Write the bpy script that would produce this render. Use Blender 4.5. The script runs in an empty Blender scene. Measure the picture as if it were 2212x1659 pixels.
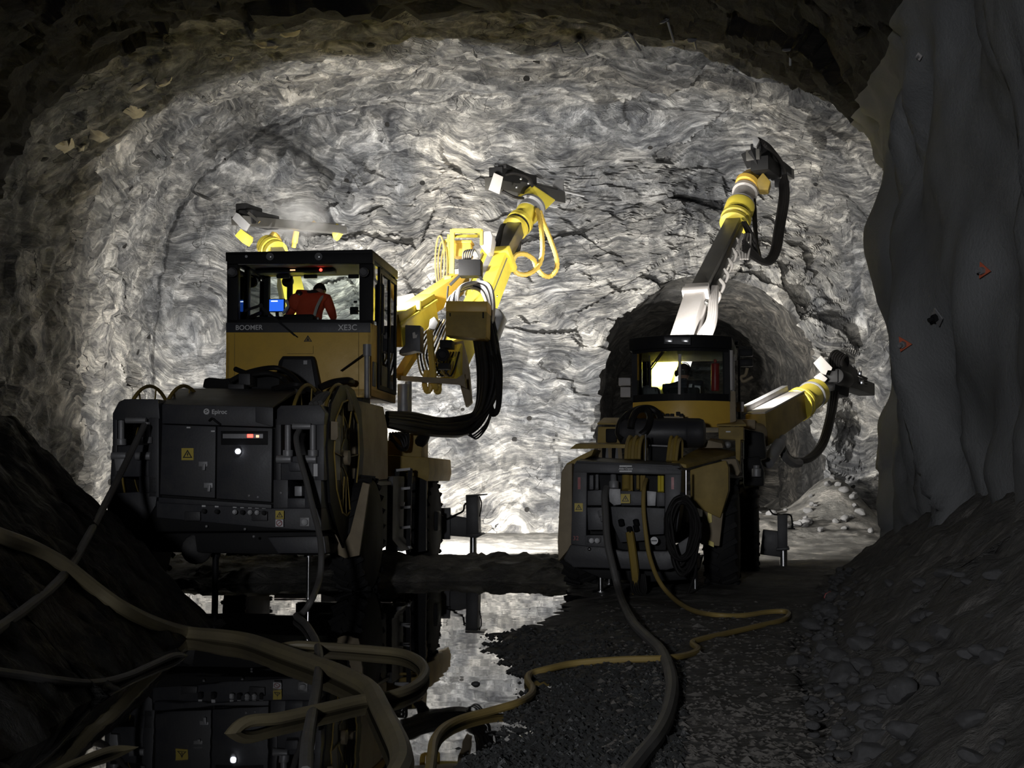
import bpy, bmesh, math, random
import numpy as np
from mathutils import Vector, Matrix, noise, Quaternion
R = math.radians
random.seed(11)
scene = bpy.context.scene
COL = scene.collection

# ------------------------------------------------------------------ camera, world, exposure
CAM_H, FPX, PITCH = 1.3, 2800.0, math.atan(210.5 / 2800.0)
cam_data = bpy.data.cameras.new('camera')
cam_data.sensor_width = 36.0
cam_data.lens = FPX / 2212.0 * 36.0
cam_data.clip_end = 200
cam = bpy.data.objects.new('camera', cam_data)
COL.objects.link(cam)
cam.location = (0, 0, CAM_H)
cam.rotation_euler = (math.pi / 2 + PITCH, 0, 0)
scene.camera = cam

world = bpy.data.worlds.new('dark_tunnel_air')
scene.world = world
world.use_nodes = True
world.node_tree.nodes['Background'].inputs[0].default_value = (0.80, 0.86, 1.0, 1)
world.node_tree.nodes['Background'].inputs[1].default_value = 0.030

scene.view_settings.view_transform = 'Standard'
scene.view_settings.look = 'None'
scene.view_settings.gamma = 1
scene.view_settings.exposure = 0.0
scene.view_settings.use_curve_mapping = False
scene.cycles.use_denoising = True
scene.cycles.use_adaptive_sampling = True
scene.cycles.adaptive_threshold = 0.03
scene.cycles.max_bounces = 6
scene.cycles.diffuse_bounces = 3
scene.cycles.glossy_bounces = 3
scene.cycles.transparent_max_bounces = 12
scene.cycles.sample_clamp_indirect = 6.0
scene.cycles.caustics_reflective = False
scene.cycles.caustics_refractive = False


def lamp(name, kind, loc, energy, color=(1, 1, 1), aim=None, size=0.15, angle=120, blend=0.6):
    d = bpy.data.lights.new(name, kind)
    d.energy = energy
    d.color = color
    if kind == 'SPOT':
        d.spot_size = R(angle); d.spot_blend = blend; d.shadow_soft_size = size
    elif kind == 'AREA':
        d.shape = 'DISK'; d.size = size
    else:
        d.shadow_soft_size = size
    o = bpy.data.objects.new(name, d)
    COL.objects.link(o)
    o.location = loc
    if aim is not None:
        o.rotation_euler = (Vector(aim) - Vector(loc)).to_track_quat('-Z', 'Y').to_euler()
    return o


# headlamp of the vehicle parked behind the photographer on the left, a soft wide beam down the tunnel
lamp('vehicle_headlamp', 'SPOT', (-2.7, -4.0, 2.5), 1900, (0.95, 0.96, 1.0), aim=(1.6, 14, 2.8), size=0.35, angle=62, blend=1.0)


# ------------------------------------------------------------------ pixel <-> place helpers
def ray(px, py):
    u = (px - 1106.0) / FPX
    v = (829.5 - py) / FPX
    c, s = math.cos(PITCH), math.sin(PITCH)
    return Vector((u, c - v * s, v * c + s))


def W(px, py, Y):
    d = ray(px, py)
    return Vector((0, 0, CAM_H)) + d * (Y / d.y)


def G(px, py, z=0.0):
    d = ray(px, py)
    return Vector((0, 0, CAM_H)) + d * ((z - CAM_H) / d.z)


class Frame:
    """A machine's own axes: origin at the ground under its rear, y forwards, x to its right."""
    def __init__(self, loc, yaw):
        self.loc = Vector(loc)
        self.rot = Matrix.Rotation(-R(yaw), 3, 'Z')
        self.inv = self.rot.inverted()
        self.o = self.inv @ (Vector((0, 0, CAM_H)) - self.loc)

    def _d(self, px, py):
        return self.inv @ ray(px, py)

    def P(self, px, py, y):
        d = self._d(px, py)
        return self.o + d * ((y - self.o.y) / d.y)

    def PX(self, px, py, x):
        d = self._d(px, py)
        return self.o + d * ((x - self.o.x) / d.x)

    def world(self, p):
        return self.loc + self.rot @ Vector(p)

    def local(self, p):
        return self.inv @ (Vector(p) - self.loc)


# ------------------------------------------------------------------ mesh builder
def catmull(pts, sub=6):
    pts = [Vector(p) for p in pts]
    if len(pts) < 3:
        return pts
    out = []
    n = len(pts)
    for i in range(n - 1):
        p0 = pts[max(i - 1, 0)]; p1 = pts[i]; p2 = pts[i + 1]; p3 = pts[min(i + 2, n - 1)]
        for k in range(sub):
            t = k / sub
            out.append(0.5 * ((2 * p1) + (p2 - p0) * t + (2 * p0 - 5 * p1 + 4 * p2 - p3) * t * t
                              + (3 * p1 - p0 - 3 * p2 + p3) * t ** 3))
    out.append(pts[-1])
    return out


def G2(fr, px, y, z):
    """Point below pixel column px on the machine plane y, at height z of the machine."""
    p = fr.P(px, 1200, y)
    return Vector((p.x, p.y, z))


class MB:
    def __init__(self):
        self.v, self.f = [], []

    def add(self, vs, fs):
        b = len(self.v)
        self.v += [Vector(p) for p in vs]
        self.f += [tuple(b + i for i in q) for q in fs]
        return self

    def hexa(self, p):
        """8 points: 4 of the near face, 4 of the far face, same order."""
        return self.add(p, [(0, 1, 2, 3), (7, 6, 5, 4), (0, 4, 5, 1), (1, 5, 6, 2), (2, 6, 7, 3), (3, 7, 4, 0)])

    def prism(self, poly, off):
        n = len(poly)
        poly = [Vector(p) for p in poly]
        off = Vector(off)
        return self.add(poly + [p + off for p in poly],
                        [tuple(range(n)), tuple(range(2 * n - 1, n - 1, -1))] +
                        [(i, i + n, (i + 1) % n + n, (i + 1) % n) for i in range(n)])

    def box(self, c, s, rot=None):
        c = Vector(c)
        sx, sy, sz = s[0] / 2, s[1] / 2, s[2] / 2
        ps = [Vector(q) for q in ((-sx, -sy, -sz), (sx, -sy, -sz), (sx, -sy, sz), (-sx, -sy, sz),
                                  (-sx, sy, -sz), (sx, sy, -sz), (sx, sy, sz), (-sx, sy, sz))]
        if rot is not None:
            ps = [rot @ q for q in ps]
        return self.hexa([c + q for q in ps])

    def beam(self, p0, p1, w0, h0, w1=None, h1=None, up=(0, 0, 1)):
        p0, p1 = Vector(p0), Vector(p1)
        w1 = w0 if w1 is None else w1
        h1 = h0 if h1 is None else h1
        d = (p1 - p0).normalized()
        s = d.cross(Vector(up))
        if s.length < 1e-4:
            s = d.cross(Vector((1, 0, 0)))
        s.normalize()
        u = s.cross(d)
        ps = []
        for p, w, h in ((p0, w0, h0), (p1, w1, h1)):
            ps += [p - s * w / 2 - u * h / 2, p + s * w / 2 - u * h / 2, p + s * w / 2 + u * h / 2, p - s * w / 2 + u * h / 2]
        return self.hexa(ps)

    def ringed(self, rings, closed=False, cap=True):
        n = len(rings[0]); b = len(self.v)
        for r in rings:
            self.v += [Vector(p) for p in r]
        m = len(rings)
        for i in range(m if closed else m - 1):
            a, c = b + i * n, b + ((i + 1) % m) * n
            for k in range(n):
                self.f.append((a + k, a + (k + 1) % n, c + (k + 1) % n, c + k))
        if cap and not closed:
            self.f.append(tuple(b + k for k in reversed(range(n))))
            self.f.append(tuple(b + (m - 1) * n + k for k in range(n)))
        return self

    def lathe(self, p0, axis, prof, n=20, cap=True):
        """prof: list of (distance along axis, radius)."""
        a = Vector(axis).normalized()
        s = a.orthogonal().normalized(); t = a.cross(s)
        p0 = Vector(p0)
        return self.ringed([[p0 + a * h + (s * math.cos(2 * math.pi * k / n) + t * math.sin(2 * math.pi * k / n)) * max(r, 1e-4)
                             for k in range(n)] for h, r in prof], cap=cap)

    def cyl(self, p0, p1, r, r1=None, n=16):
        p0, p1 = Vector(p0), Vector(p1)
        return self.lathe(p0, p1 - p0, [(0, r), ((p1 - p0).length, r if r1 is None else r1)], n)

    def torus(self, c, axis, Rr, r, n=32, m=8, arc=None):
        a = Vector(axis).normalized(); s = a.orthogonal().normalized(); t = a.cross(s)
        c = Vector(c); rings = []
        for i in range(n):
            an = 2 * math.pi * i / n
            d = s * math.cos(an) + t * math.sin(an)
            rings.append([c + d * (Rr + r * math.cos(2 * math.pi * k / m)) + a * r * math.sin(2 * math.pi * k / m) for k in range(m)])
        return self.ringed(rings, closed=True)

    def tube(self, path, r, n=8, sub=6, corr=0.0, pitch=0.05):
        pts = catmull(path, sub) if sub > 1 else [Vector(p) for p in path]
        if corr:
            fine = []
            for a, b in zip(pts, pts[1:]):
                k = max(1, int((b - a).length / (pitch / 2)))
                fine += [a.lerp(b, i / k) for i in range(k)]
            pts = fine + [pts[-1]]
        T = [(pts[min(i + 1, len(pts) - 1)] - pts[max(i - 1, 0)]).normalized() for i in range(len(pts))]
        s = T[0].orthogonal().normalized()
        rings = []
        for i, p in enumerate(pts):
            s = (s - T[i] * s.dot(T[i]))
            if s.length < 1e-5:
                s = T[i].orthogonal()
            s.normalize()
            t = T[i].cross(s)
            rr = r(i / (len(pts) - 1)) if callable(r) else r
            if corr:
                rr *= 1 + (corr if i % 2 else -corr)
            rings.append([p + (s * math.cos(2 * math.pi * k / n) + t * math.sin(2 * math.pi * k / n)) * rr for k in range(n)])
        return self.ringed(rings)

    def ball(self, c, r, n=12, m=8, sc=(1, 1, 1)):
        c = Vector(c)
        rings = []
        for i in range(1, m):
            th = math.pi * i / m
            rings.append([c + Vector((r * sc[0] * math.sin(th) * math.cos(2 * math.pi * k / n),
                                      r * sc[1] * math.sin(th) * math.sin(2 * math.pi * k / n),
                                      r * sc[2] * math.cos(th))) for k in range(n)])
        return self.ringed(rings)

    def mesh(self, name, bevel=0.0, smooth=True, angle=35):
        me = bpy.data.meshes.new(name)
        bm = bmesh.new()
        vs = [bm.verts.new(p) for p in self.v]
        for q in self.f:
            try:
                bm.faces.new([vs[i] for i in q])
            except ValueError:
                pass
        bmesh.ops.recalc_face_normals(bm, faces=bm.faces)
        if bevel:
            es = [e for e in bm.edges if len(e.link_faces) == 2 and e.calc_face_angle(0) > R(40)]
            try:
                bmesh.ops.bevel(bm, geom=es, offset=bevel, segments=2, affect='EDGES', profile=0.6, clamp_overlap=True)
            except Exception:
                pass
        bm.to_mesh(me); bm.free()
        if smooth:
            for p in me.polygons:
                p.use_smooth = True
            me.set_sharp_from_angle(angle=R(angle))
        return me


def link(name, me, m, parent=None, label=None):
    o = bpy.data.objects.new(name, me)
    COL.objects.link(o)
    if m is not None:
        me.materials.clear(); me.materials.append(m)
    if parent is not None:
        o.parent = parent
    if label:
        o['label'] = label
    return o


def part(name, mb, m, parent, label=None, bevel=0.0, angle=35):
    return link(name, mb.mesh(name, bevel=bevel, angle=angle), m, parent, label)


def tag(o, label, cat, group=None, kind=None):
    o['label'] = label
    o['category'] = cat
    if group:
        o['group'] = group
    if kind:
        o['kind'] = kind
    return o


def struct(o):
    o['kind'] = 'structure'
    return o


def empty(name, loc, rz=0.0):
    o = bpy.data.objects.new(name, None)
    COL.objects.link(o)
    o.location = loc
    o.rotation_euler = (0, 0, rz)
    o.empty_display_size = 0.2
    return o


def text_mesh(s, size, depth=0.004, bold=0.0, shear=0.0, spacing=1.0):
    c = bpy.data.curves.new('lettering_curve', 'FONT')
    c.body = s; c.size = size; c.extrude = depth; c.align_x = 'CENTER'; c.align_y = 'CENTER'
    c.offset = bold; c.shear = shear; c.space_character = spacing
    o = bpy.data.objects.new('lettering_curve', c)
    COL.objects.link(o)
    bpy.context.view_layer.update()
    me = bpy.data.meshes.new_from_object(o.evaluated_get(bpy.context.evaluated_depsgraph_get()))
    bpy.data.objects.remove(o); bpy.data.curves.remove(c)
    return me


def lettering(s, size, at, m, parent, name='lettering', roll=0.0, **kw):
    me = text_mesh(s, size, **kw)
    me.transform(Matrix.Translation(Vector(at)) @ Matrix.Rotation(R(90), 4, 'X') @ Matrix.Rotation(roll, 4, 'Z'))
    return link(name, me, m, parent)


# ------------------------------------------------------------------ materials
def nodes(name):
    m = bpy.data.materials.new(name)
    m.use_nodes = True
    nt = m.node_tree
    b = nt.nodes['Principled BSDF']
    return m, nt, b


def N(nt, kind, **kw):
    n = nt.nodes.new(kind)
    for k, v in kw.items():
        if hasattr(n, k):
            setattr(n, k, v)
        else:
            n.inputs[k].default_value = v
    return n


def ramp(nt, stops, interp='LINEAR'):
    n = nt.nodes.new('ShaderNodeValToRGB')
    n.color_ramp.interpolation = interp
    e = n.color_ramp.elements
    while len(e) < len(stops):
        e.new(0.5)
    for k, (p, c) in enumerate(stops):
        e[k].position = p
        e[k].color = (c, c, c, 1) if not isinstance(c, (tuple, list)) else (*c, 1)
    return n


def paint(name, col, rough=0.5, metal=0.0, dirt=0.35, dcol=(0.05, 0.045, 0.04), scale=3.0, bump=0.05, spec=0.5):
    m, nt, b = nodes(name)
    L = nt.links.new
    tc = N(nt, 'ShaderNodeTexCoord')
    n1 = N(nt, 'ShaderNodeTexNoise', Scale=scale, Detail=6.0, Roughness=0.65)
    L(tc.outputs['Object'], n1.inputs['Vector'])
    rp = ramp(nt, [(0.42, 0.0), (0.75, dirt)])
    L(n1.outputs[0], rp.inputs[0])
    mx = N(nt, 'ShaderNodeMixRGB')
    L(rp.outputs[0], mx.inputs[0])
    mx.inputs[1].default_value = (*col, 1); mx.inputs[2].default_value = (*dcol, 1)
    L(mx.outputs[0], b.inputs['Base Color'])
    b.inputs['Metallic'].default_value = metal
    mr = N(nt, 'ShaderNodeMath', operation='MULTIPLY_ADD')
    L(n1.outputs[0], mr.inputs[0]); mr.inputs[1].default_value = 0.35; mr.inputs[2].default_value = rough - 0.17
    L(mr.outputs[0], b.inputs['Roughness'])
    b.inputs['Specular IOR Level'].default_value = spec
    if bump:
        n2 = N(nt, 'ShaderNodeTexNoise', Scale=scale * 14, Detail=3.0)
        L(tc.outputs['Object'], n2.inputs['Vector'])
        bp = N(nt, 'ShaderNodeBump', Strength=bump, Distance=0.02)
        L(n2.outputs[0], bp.inputs['Height'])
        L(bp.outputs[0], b.inputs['Normal'])
    return m


def glow(name, col, strength):
    m, nt, b = nodes(name)
    b.inputs['Base Color'].default_value = (*col, 1)
    b.inputs['Emission Color'].default_value = (*col, 1)
    b.inputs['Emission Strength'].default_value = strength
    return m


def glass(name, tint=(0.93, 0.96, 0.95)):
    m = bpy.data.materials.new(name); m.use_nodes = True
    nt = m.node_tree; nt.nodes.clear()
    L = nt.links.new
    out = N(nt, 'ShaderNodeOutputMaterial')
    tr = N(nt, 'ShaderNodeBsdfTransparent'); tr.inputs[0].default_value = (*tint, 1)
    gl = N(nt, 'ShaderNodeBsdfGlossy'); gl.inputs['Roughness'].default_value = 0.02
    fr = N(nt, 'ShaderNodeFresnel'); fr.inputs[0].default_value = 1.45
    mx = N(nt, 'ShaderNodeMixShader')
    L(fr.outputs[0], mx.inputs[0]); L(tr.outputs[0], mx.inputs[1]); L(gl.outputs[0], mx.inputs[2])
    L(mx.outputs[0], out.inputs[0])
    return m


def rock_material(name, fresh=True, dark=1.0):
    """Blasted schist: fractured facets, folded foliation and pale quartz streaks; an older, browner face for the outer tunnel."""
    m, nt, b = nodes(name)
    L = nt.links.new
    tc = N(nt, 'ShaderNodeTexCoord')
    P0 = tc.outputs['Object']

    def warp(scale, amt, detail=3.0):
        n = N(nt, 'ShaderNodeTexNoise', Scale=scale, Detail=detail)
        L(P0, n.inputs['Vector'])
        s_ = N(nt, 'ShaderNodeVectorMath', operation='SUBTRACT'); s_.inputs[1].default_value = (0.5, 0.5, 0.5)
        L(n.outputs['Color'], s_.inputs[0])
        k = N(nt, 'ShaderNodeVectorMath', operation='MULTIPLY'); k.inputs[1].default_value = amt
        L(s_.outputs[0], k.inputs[0])
        a_ = N(nt, 'ShaderNodeVectorMath', operation='ADD')
        L(P0, a_.inputs[0]); L(k.outputs[0], a_.inputs[1])
        return a_.outputs[0]

    w1 = warp(0.22, (2.0, 2.0, 4.2))
    w2 = warp(0.9, (0.9, 0.9, 1.1), 5.0)
    mp = N(nt, 'ShaderNodeMapping')
    mp.inputs['Scale'].default_value = (0.6, 0.6, 3.0)
    mp.inputs['Rotation'].default_value = (0.0, 0.08, 0.0)
    L(w1, mp.inputs['Vector'])
    fol = N(nt, 'ShaderNodeTexNoise', Scale=2.3, Detail=10.0, Roughness=0.70, Distortion=0.7)
    L(mp.outputs[0], fol.inputs['Vector'])
    blot = N(nt, 'ShaderNodeTexNoise', Scale=1.7, Detail=10.0, Roughness=0.70, Distortion=1.3)
    L(w2, blot.inputs['Vector'])
    mixn = N(nt, 'ShaderNodeTexNoise', Scale=0.20, Detail=2.0)
    L(P0, mixn.inputs['Vector'])
    mr = ramp(nt, [(0.40, 0.15), (0.60, 0.85)])
    L(mixn.outputs[0], mr.inputs[0])
    mixf = N(nt, 'ShaderNodeMixRGB')
    L(mr.outputs[0], mixf.inputs[0]); L(fol.outputs[0], mixf.inputs[1]); L(blot.outputs[0], mixf.inputs[2])
    if fresh:
        cr = ramp(nt, [(0.32, (0.022, 0.023, 0.027)), (0.43, (0.13, 0.131, 0.137)), (0.51, (0.29, 0.287, 0.278)),
                       (0.57, (0.54, 0.525, 0.50)), (0.64, (0.86, 0.84, 0.80))])
    else:
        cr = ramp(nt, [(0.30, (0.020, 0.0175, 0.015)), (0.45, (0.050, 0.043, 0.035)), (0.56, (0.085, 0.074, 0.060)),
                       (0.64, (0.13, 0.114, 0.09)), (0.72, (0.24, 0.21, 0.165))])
    L(mixf.outputs[0], cr.inputs[0])
    # slate-dark zones and pale zones, metres across
    zn = N(nt, 'ShaderNodeTexNoise', Scale=0.26, Detail=5.0, Roughness=0.6, Distortion=0.6)
    L(P0, zn.inputs['Vector'])
    zr = ramp(nt, [(0.38, (0.50, 0.52, 0.56)), (0.52, (0.95, 0.94, 0.92)), (0.66, (1.30, 1.26, 1.20))])
    L(zn.outputs[0], zr.inputs[0])
    mul = N(nt, 'ShaderNodeMixRGB', blend_type='MULTIPLY'); mul.inputs[0].default_value = 1.0
    L(cr.outputs[0], mul.inputs[1]); L(zr.outputs[0], mul.inputs[2])
    # fracture facets, each its own shade, thin black joints between
    mv = N(nt, 'ShaderNodeMapping'); mv.inputs['Scale'].default_value = (1.0, 1.0, 1.7)
    L(w2, mv.inputs['Vector'])
    vc = N(nt, 'ShaderNodeTexVoronoi', Scale=2.1); L(mv.outputs[0], vc.inputs['Vector'])
    sep = N(nt, 'ShaderNodeSeparateColor'); L(vc.outputs['Color'], sep.inputs[0])
    fr = ramp(nt, [(0.0, 0.66), (1.0, 1.22)]); L(sep.outputs[0], fr.inputs[0])
    mulf = N(nt, 'ShaderNodeMixRGB', blend_type='MULTIPLY'); mulf.inputs[0].default_value = 1.0
    L(mul.outputs[0], mulf.inputs[1]); L(fr.outputs[0], mulf.inputs[2])
    ve = N(nt, 'ShaderNodeTexVoronoi', feature='DISTANCE_TO_EDGE', Scale=2.1); L(mv.outputs[0], ve.inputs['Vector'])
    jn = N(nt, 'ShaderNodeTexNoise', Scale=1.1, Detail=2.0); L(P0, jn.inputs['Vector'])
    jr = ramp(nt, [(0.50, 0.0), (0.60, 0.013)]); L(jn.outputs[0], jr.inputs[0])
    jt = N(nt, 'ShaderNodeMath', operation='LESS_THAN'); L(ve.outputs['Distance'], jt.inputs[0]); L(jr.outputs[0], jt.inputs[1])
    mulj = N(nt, 'ShaderNodeMixRGB'); L(jt.outputs[0], mulj.inputs[0])
    L(mulf.outputs[0], mulj.inputs[1]); mulj.inputs[2].default_value = (0.04, 0.04, 0.04, 1)
    # old drill holes: small black dots scattered over the face
    dv = N(nt, 'ShaderNodeTexVoronoi', Scale=1.15); L(P0, dv.inputs['Vector'])
    dl = N(nt, 'ShaderNodeMath', operation='LESS_THAN'); dl.inputs[1].default_value = 0.07; L(dv.outputs['Distance'], dl.inputs[0])
    dh = N(nt, 'ShaderNodeMixRGB'); L(dl.outputs[0], dh.inputs[0]); L(mulj.outputs[0], dh.inputs[1]); dh.inputs[2].default_value = (0.012, 0.011, 0.010, 1)
    mulj = dh
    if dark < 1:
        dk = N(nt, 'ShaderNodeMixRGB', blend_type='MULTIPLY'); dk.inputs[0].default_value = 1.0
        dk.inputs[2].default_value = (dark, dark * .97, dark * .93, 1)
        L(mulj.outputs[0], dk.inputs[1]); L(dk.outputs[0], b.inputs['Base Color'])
    else:
        L(mulj.outputs[0], b.inputs['Base Color'])
    b.inputs['Roughness'].default_value = 0.66 if fresh else 0.85
    b.inputs['Specular IOR Level'].default_value = 0.4
    fine = N(nt, 'ShaderNodeTexNoise', Scale=7.5, Detail=8.0, Roughness=0.72, Distortion=0.5)
    L(mp.outputs[0], fine.inputs['Vector'])
    hs = N(nt, 'ShaderNodeMath', operation='MULTIPLY_ADD'); hs.inputs[1].default_value = 0.5
    L(fine.outputs[0], hs.inputs[0]); L(mixf.outputs[0], hs.inputs[2])
    hv = N(nt, 'ShaderNodeMath', operation='MULTIPLY_ADD'); hv.inputs[1].default_value = 0.22
    L(vc.outputs['Distance'], hv.inputs[0]); L(hs.outputs[0], hv.inputs[2])
    bp = N(nt, 'ShaderNodeBump', Strength=1.0, Distance=0.34 if fresh else 0.16)
    L(hv.outputs[0], bp.inputs['Height'])
    L(bp.outputs[0], b.inputs['Normal'])
    return m


def shotcrete_material():
    m, nt, b = nodes('shotcrete')
    L = nt.links.new
    tc = N(nt, 'ShaderNodeTexCoord')
    n1 = N(nt, 'ShaderNodeTexNoise', Scale=0.9, Detail=6.0)
    L(tc.outputs['Object'], n1.inputs['Vector'])
    cr = ramp(nt, [(0.35, (0.14, 0.145, 0.147)), (0.65, (0.21, 0.216, 0.218))])
    L(n1.outputs[0], cr.inputs[0]); L(cr.outputs[0], b.inputs['Base Color'])
    n2 = N(nt, 'ShaderNodeTexNoise', Scale=32.0, Detail=4.0, Roughness=0.7)
    L(tc.outputs['Object'], n2.inputs['Vector'])
    bp = N(nt, 'ShaderNodeBump', Strength=0.4, Distance=0.03)
    L(n2.outputs[0], bp.inputs['Height']); L(bp.outputs[0], b.inputs['Normal'])
    b.inputs['Roughness'].default_value = 0.9
    return m


def ground_material():
    m, nt, b = nodes('wet_ground')
    L = nt.links.new
    tc = N(nt, 'ShaderNodeTexCoord')
    n1 = N(nt, 'ShaderNodeTexNoise', Scale=2.2, Detail=9.0, Roughness=0.7)
    L(tc.outputs['Object'], n1.inputs['Vector'])
    cr = ramp(nt, [(0.36, (0.05, 0.049, 0.047)), (0.52, (0.11, 0.107, 0.10)), (0.68, (0.25, 0.235, 0.215))])
    L(n1.outputs[0], cr.inputs[0])
    # shade painted into the ground colour over the left-hand bank
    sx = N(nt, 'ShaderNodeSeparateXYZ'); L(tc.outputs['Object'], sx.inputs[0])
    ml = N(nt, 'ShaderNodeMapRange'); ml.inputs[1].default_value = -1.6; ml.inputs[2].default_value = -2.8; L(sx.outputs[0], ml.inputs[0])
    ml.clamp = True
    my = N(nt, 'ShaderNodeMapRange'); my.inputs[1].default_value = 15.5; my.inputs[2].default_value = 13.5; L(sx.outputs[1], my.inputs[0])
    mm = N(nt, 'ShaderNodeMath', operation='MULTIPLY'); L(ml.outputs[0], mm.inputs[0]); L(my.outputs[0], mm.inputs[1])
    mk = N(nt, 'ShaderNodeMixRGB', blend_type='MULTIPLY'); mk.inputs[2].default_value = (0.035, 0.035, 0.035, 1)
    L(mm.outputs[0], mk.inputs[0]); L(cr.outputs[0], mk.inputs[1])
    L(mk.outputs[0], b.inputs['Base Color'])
    b.inputs['Specular IOR Level'].default_value = 0.10
    rr = ramp(nt, [(0.40, 0.42), (0.62, 0.9)])
    L(n1.outputs[0], rr.inputs[0]); L(rr.outputs[0], b.inputs['Roughness'])
    mp = N(nt, 'ShaderNodeMapping'); mp.inputs['Scale'].default_value = (0.8, 1.6, 1.0)
    L(tc.outputs['Object'], mp.inputs['Vector'])
    n2 = N(nt, 'ShaderNodeTexNoise', Scale=13.0, Detail=6.0, Roughness=0.68)
    L(mp.outputs[0], n2.inputs['Vector'])
    bp = N(nt, 'ShaderNodeBump', Strength=0.9, Distance=0.07)
    L(n2.outputs[0], bp.inputs['Height']); L(bp.outputs[0], b.inputs['Normal'])
    return m


def water_material():
    m, nt, b = nodes('muddy_water')
    L = nt.links.new
    b.inputs['Base Color'].default_value = (0.006, 0.006, 0.006, 1)
    b.inputs['Roughness'].default_value = 0.015
    b.inputs['IOR'].default_value = 2.2
    tc = N(nt, 'ShaderNodeTexCoord')
    n = N(nt, 'ShaderNodeTexNoise', Scale=1.6, Detail=2.0)
    L(tc.outputs['Object'], n.inputs['Vector'])
    bp = N(nt, 'ShaderNodeBump', Strength=0.035, Distance=0.04)
    L(n.outputs[0], bp.inputs['Height']); L(bp.outputs[0], b.inputs['Normal'])
    return m


M = {}
M['rock'] = rock_material('fresh_rock')
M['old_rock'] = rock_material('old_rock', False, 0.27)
M['painted_shade_rock'] = rock_material('painted_shade_rock', True, 0.30)  # fresh rock with the small heading's shade painted into its colour
M['shotcrete'] = shotcrete_material()
M['ground'] = ground_material()
M['water'] = water_material()
M['yellow'] = paint('yellow_paint', (0.74, 0.47, 0.075), 0.45, dirt=0.2, dcol=(0.10, 0.085, 0.05))
M['bright_yellow'] = paint('clean_yellow_paint', (0.78, 0.64, 0.075), 0.42, dirt=0.25, dcol=(0.25, 0.19, 0.07))
M['ochre'] = paint('dusty_ochre_paint', (0.34, 0.235, 0.045), 0.6, dirt=0.55, dcol=(0.10, 0.085, 0.05))
M['tan'] = paint('dusty_tan_paint', (0.30, 0.24, 0.15), 0.65, dirt=0.5, dcol=(0.12, 0.10, 0.08))
M['charcoal'] = paint('charcoal_paint', (0.037, 0.038, 0.045), 0.5, dirt=0.5, dcol=(0.085, 0.08, 0.07))
M['charcoal_dark'] = paint('dark_frame_paint', (0.03, 0.03, 0.034), 0.5, dirt=0.4, dcol=(0.06, 0.055, 0.05))
M['black'] = paint('black_paint', (0.012, 0.012, 0.013), 0.6, dirt=0.3, dcol=(0.025, 0.024, 0.022), spec=0.18)
M['rubber'] = paint('hose_rubber', (0.013, 0.012, 0.012), 0.5, dirt=0.3, dcol=(0.03, 0.028, 0.025), spec=0.25)
M['tyre'] = paint('tyre_rubber', (0.02, 0.02, 0.021), 0.8, dirt=0.5, dcol=(0.04, 0.038, 0.036), scale=5, spec=0.15)
M['steel'] = paint('chromed_steel', (0.75, 0.75, 0.76), 0.22, metal=1.0, dirt=0.15, bump=0)
M['grey_steel'] = paint('dusty_grey_steel', (0.33, 0.33, 0.34), 0.5, metal=0.35, dirt=0.5, dcol=(0.18, 0.17, 0.15))
M['headliner'] = paint('beige_headliner', (0.40, 0.38, 0.32), 0.8, dirt=0.2)
M['pale'] = paint('pale_grey_paint', (0.50, 0.475, 0.46), 0.55, dirt=0.4, dcol=(0.35, 0.31, 0.28))
M['dark_steel'] = paint('dark_boom_steel', (0.07, 0.068, 0.064), 0.4, metal=0.3, dirt=0.4, dcol=(0.14, 0.13, 0.11))
M['hose_grey'] = paint('grey_hose', (0.11, 0.107, 0.103), 0.6, dirt=0.5, dcol=(0.07, 0.06, 0.05), scale=2)
M['hose_tan'] = paint('muddy_yellow_hose', (0.16, 0.135, 0.075), 0.55, dirt=0.7, dcol=(0.10, 0.085, 0.065), scale=2)
M['hose_yellow'] = paint('yellow_hose', (0.34, 0.245, 0.075), 0.5, dirt=0.45, dcol=(0.15, 0.12, 0.07), scale=2)
M['conduit'] = paint('yellow_spiral_conduit', (0.72, 0.50, 0.10), 0.5, dirt=0.2, dcol=(0.3, 0.2, 0.06))
M['white'] = paint('white_print', (0.72, 0.72, 0.72), 0.5, dirt=0.15, bump=0)
M['sticker'] = paint('yellow_sticker', (0.62, 0.48, 0.07), 0.5, dirt=0.2, bump=0)
M['ink'] = paint('black_print', (0.012, 0.012, 0.012), 0.5, dirt=0, bump=0)
M['red'] = paint('red_paint', (0.30, 0.02, 0.02), 0.4, dirt=0.2, bump=0)
M['orange_plate'] = paint('orange_rust_plate', (0.62, 0.14, 0.07), 0.6, dirt=0.4, dcol=(0.3, 0.1, 0.05))
M['hivis'] = paint('orange_hivis_cloth', (0.62, 0.075, 0.03), 0.8, dirt=0.25, dcol=(0.3, 0.04, 0.02), scale=6)
M['reflective'] = paint('reflective_tape', (0.62, 0.60, 0.58), 0.4, dirt=0.15, bump=0)
M['navy'] = paint('dark_work_cloth', (0.03, 0.032, 0.04), 0.85, dirt=0.3)
M['skin'] = paint('skin', (0.42, 0.22, 0.15), 0.55, dirt=0.1, dcol=(0.3, 0.14, 0.1), bump=0)
M['helmet'] = paint('helmet_shell', (0.035, 0.022, 0.02), 0.35, dirt=0.2, bump=0)
M['hair'] = paint('dark_hair', (0.02, 0.014, 0.01), 0.7, dirt=0.1)
M['glass'] = glass('clear_glass')
M['screen'] = glow('blue_screen', (0.03, 0.16, 0.95), 1.1)
M['red_led'] = glow('red_led', (1.0, 0.06, 0.04), 5.0)
M['amber_led'] = glow('amber_led', (1.0, 0.45, 0.25), 2.2)
M['white_led'] = glow('white_led', (0.86, 0.90, 1.0), 7.0)
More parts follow.
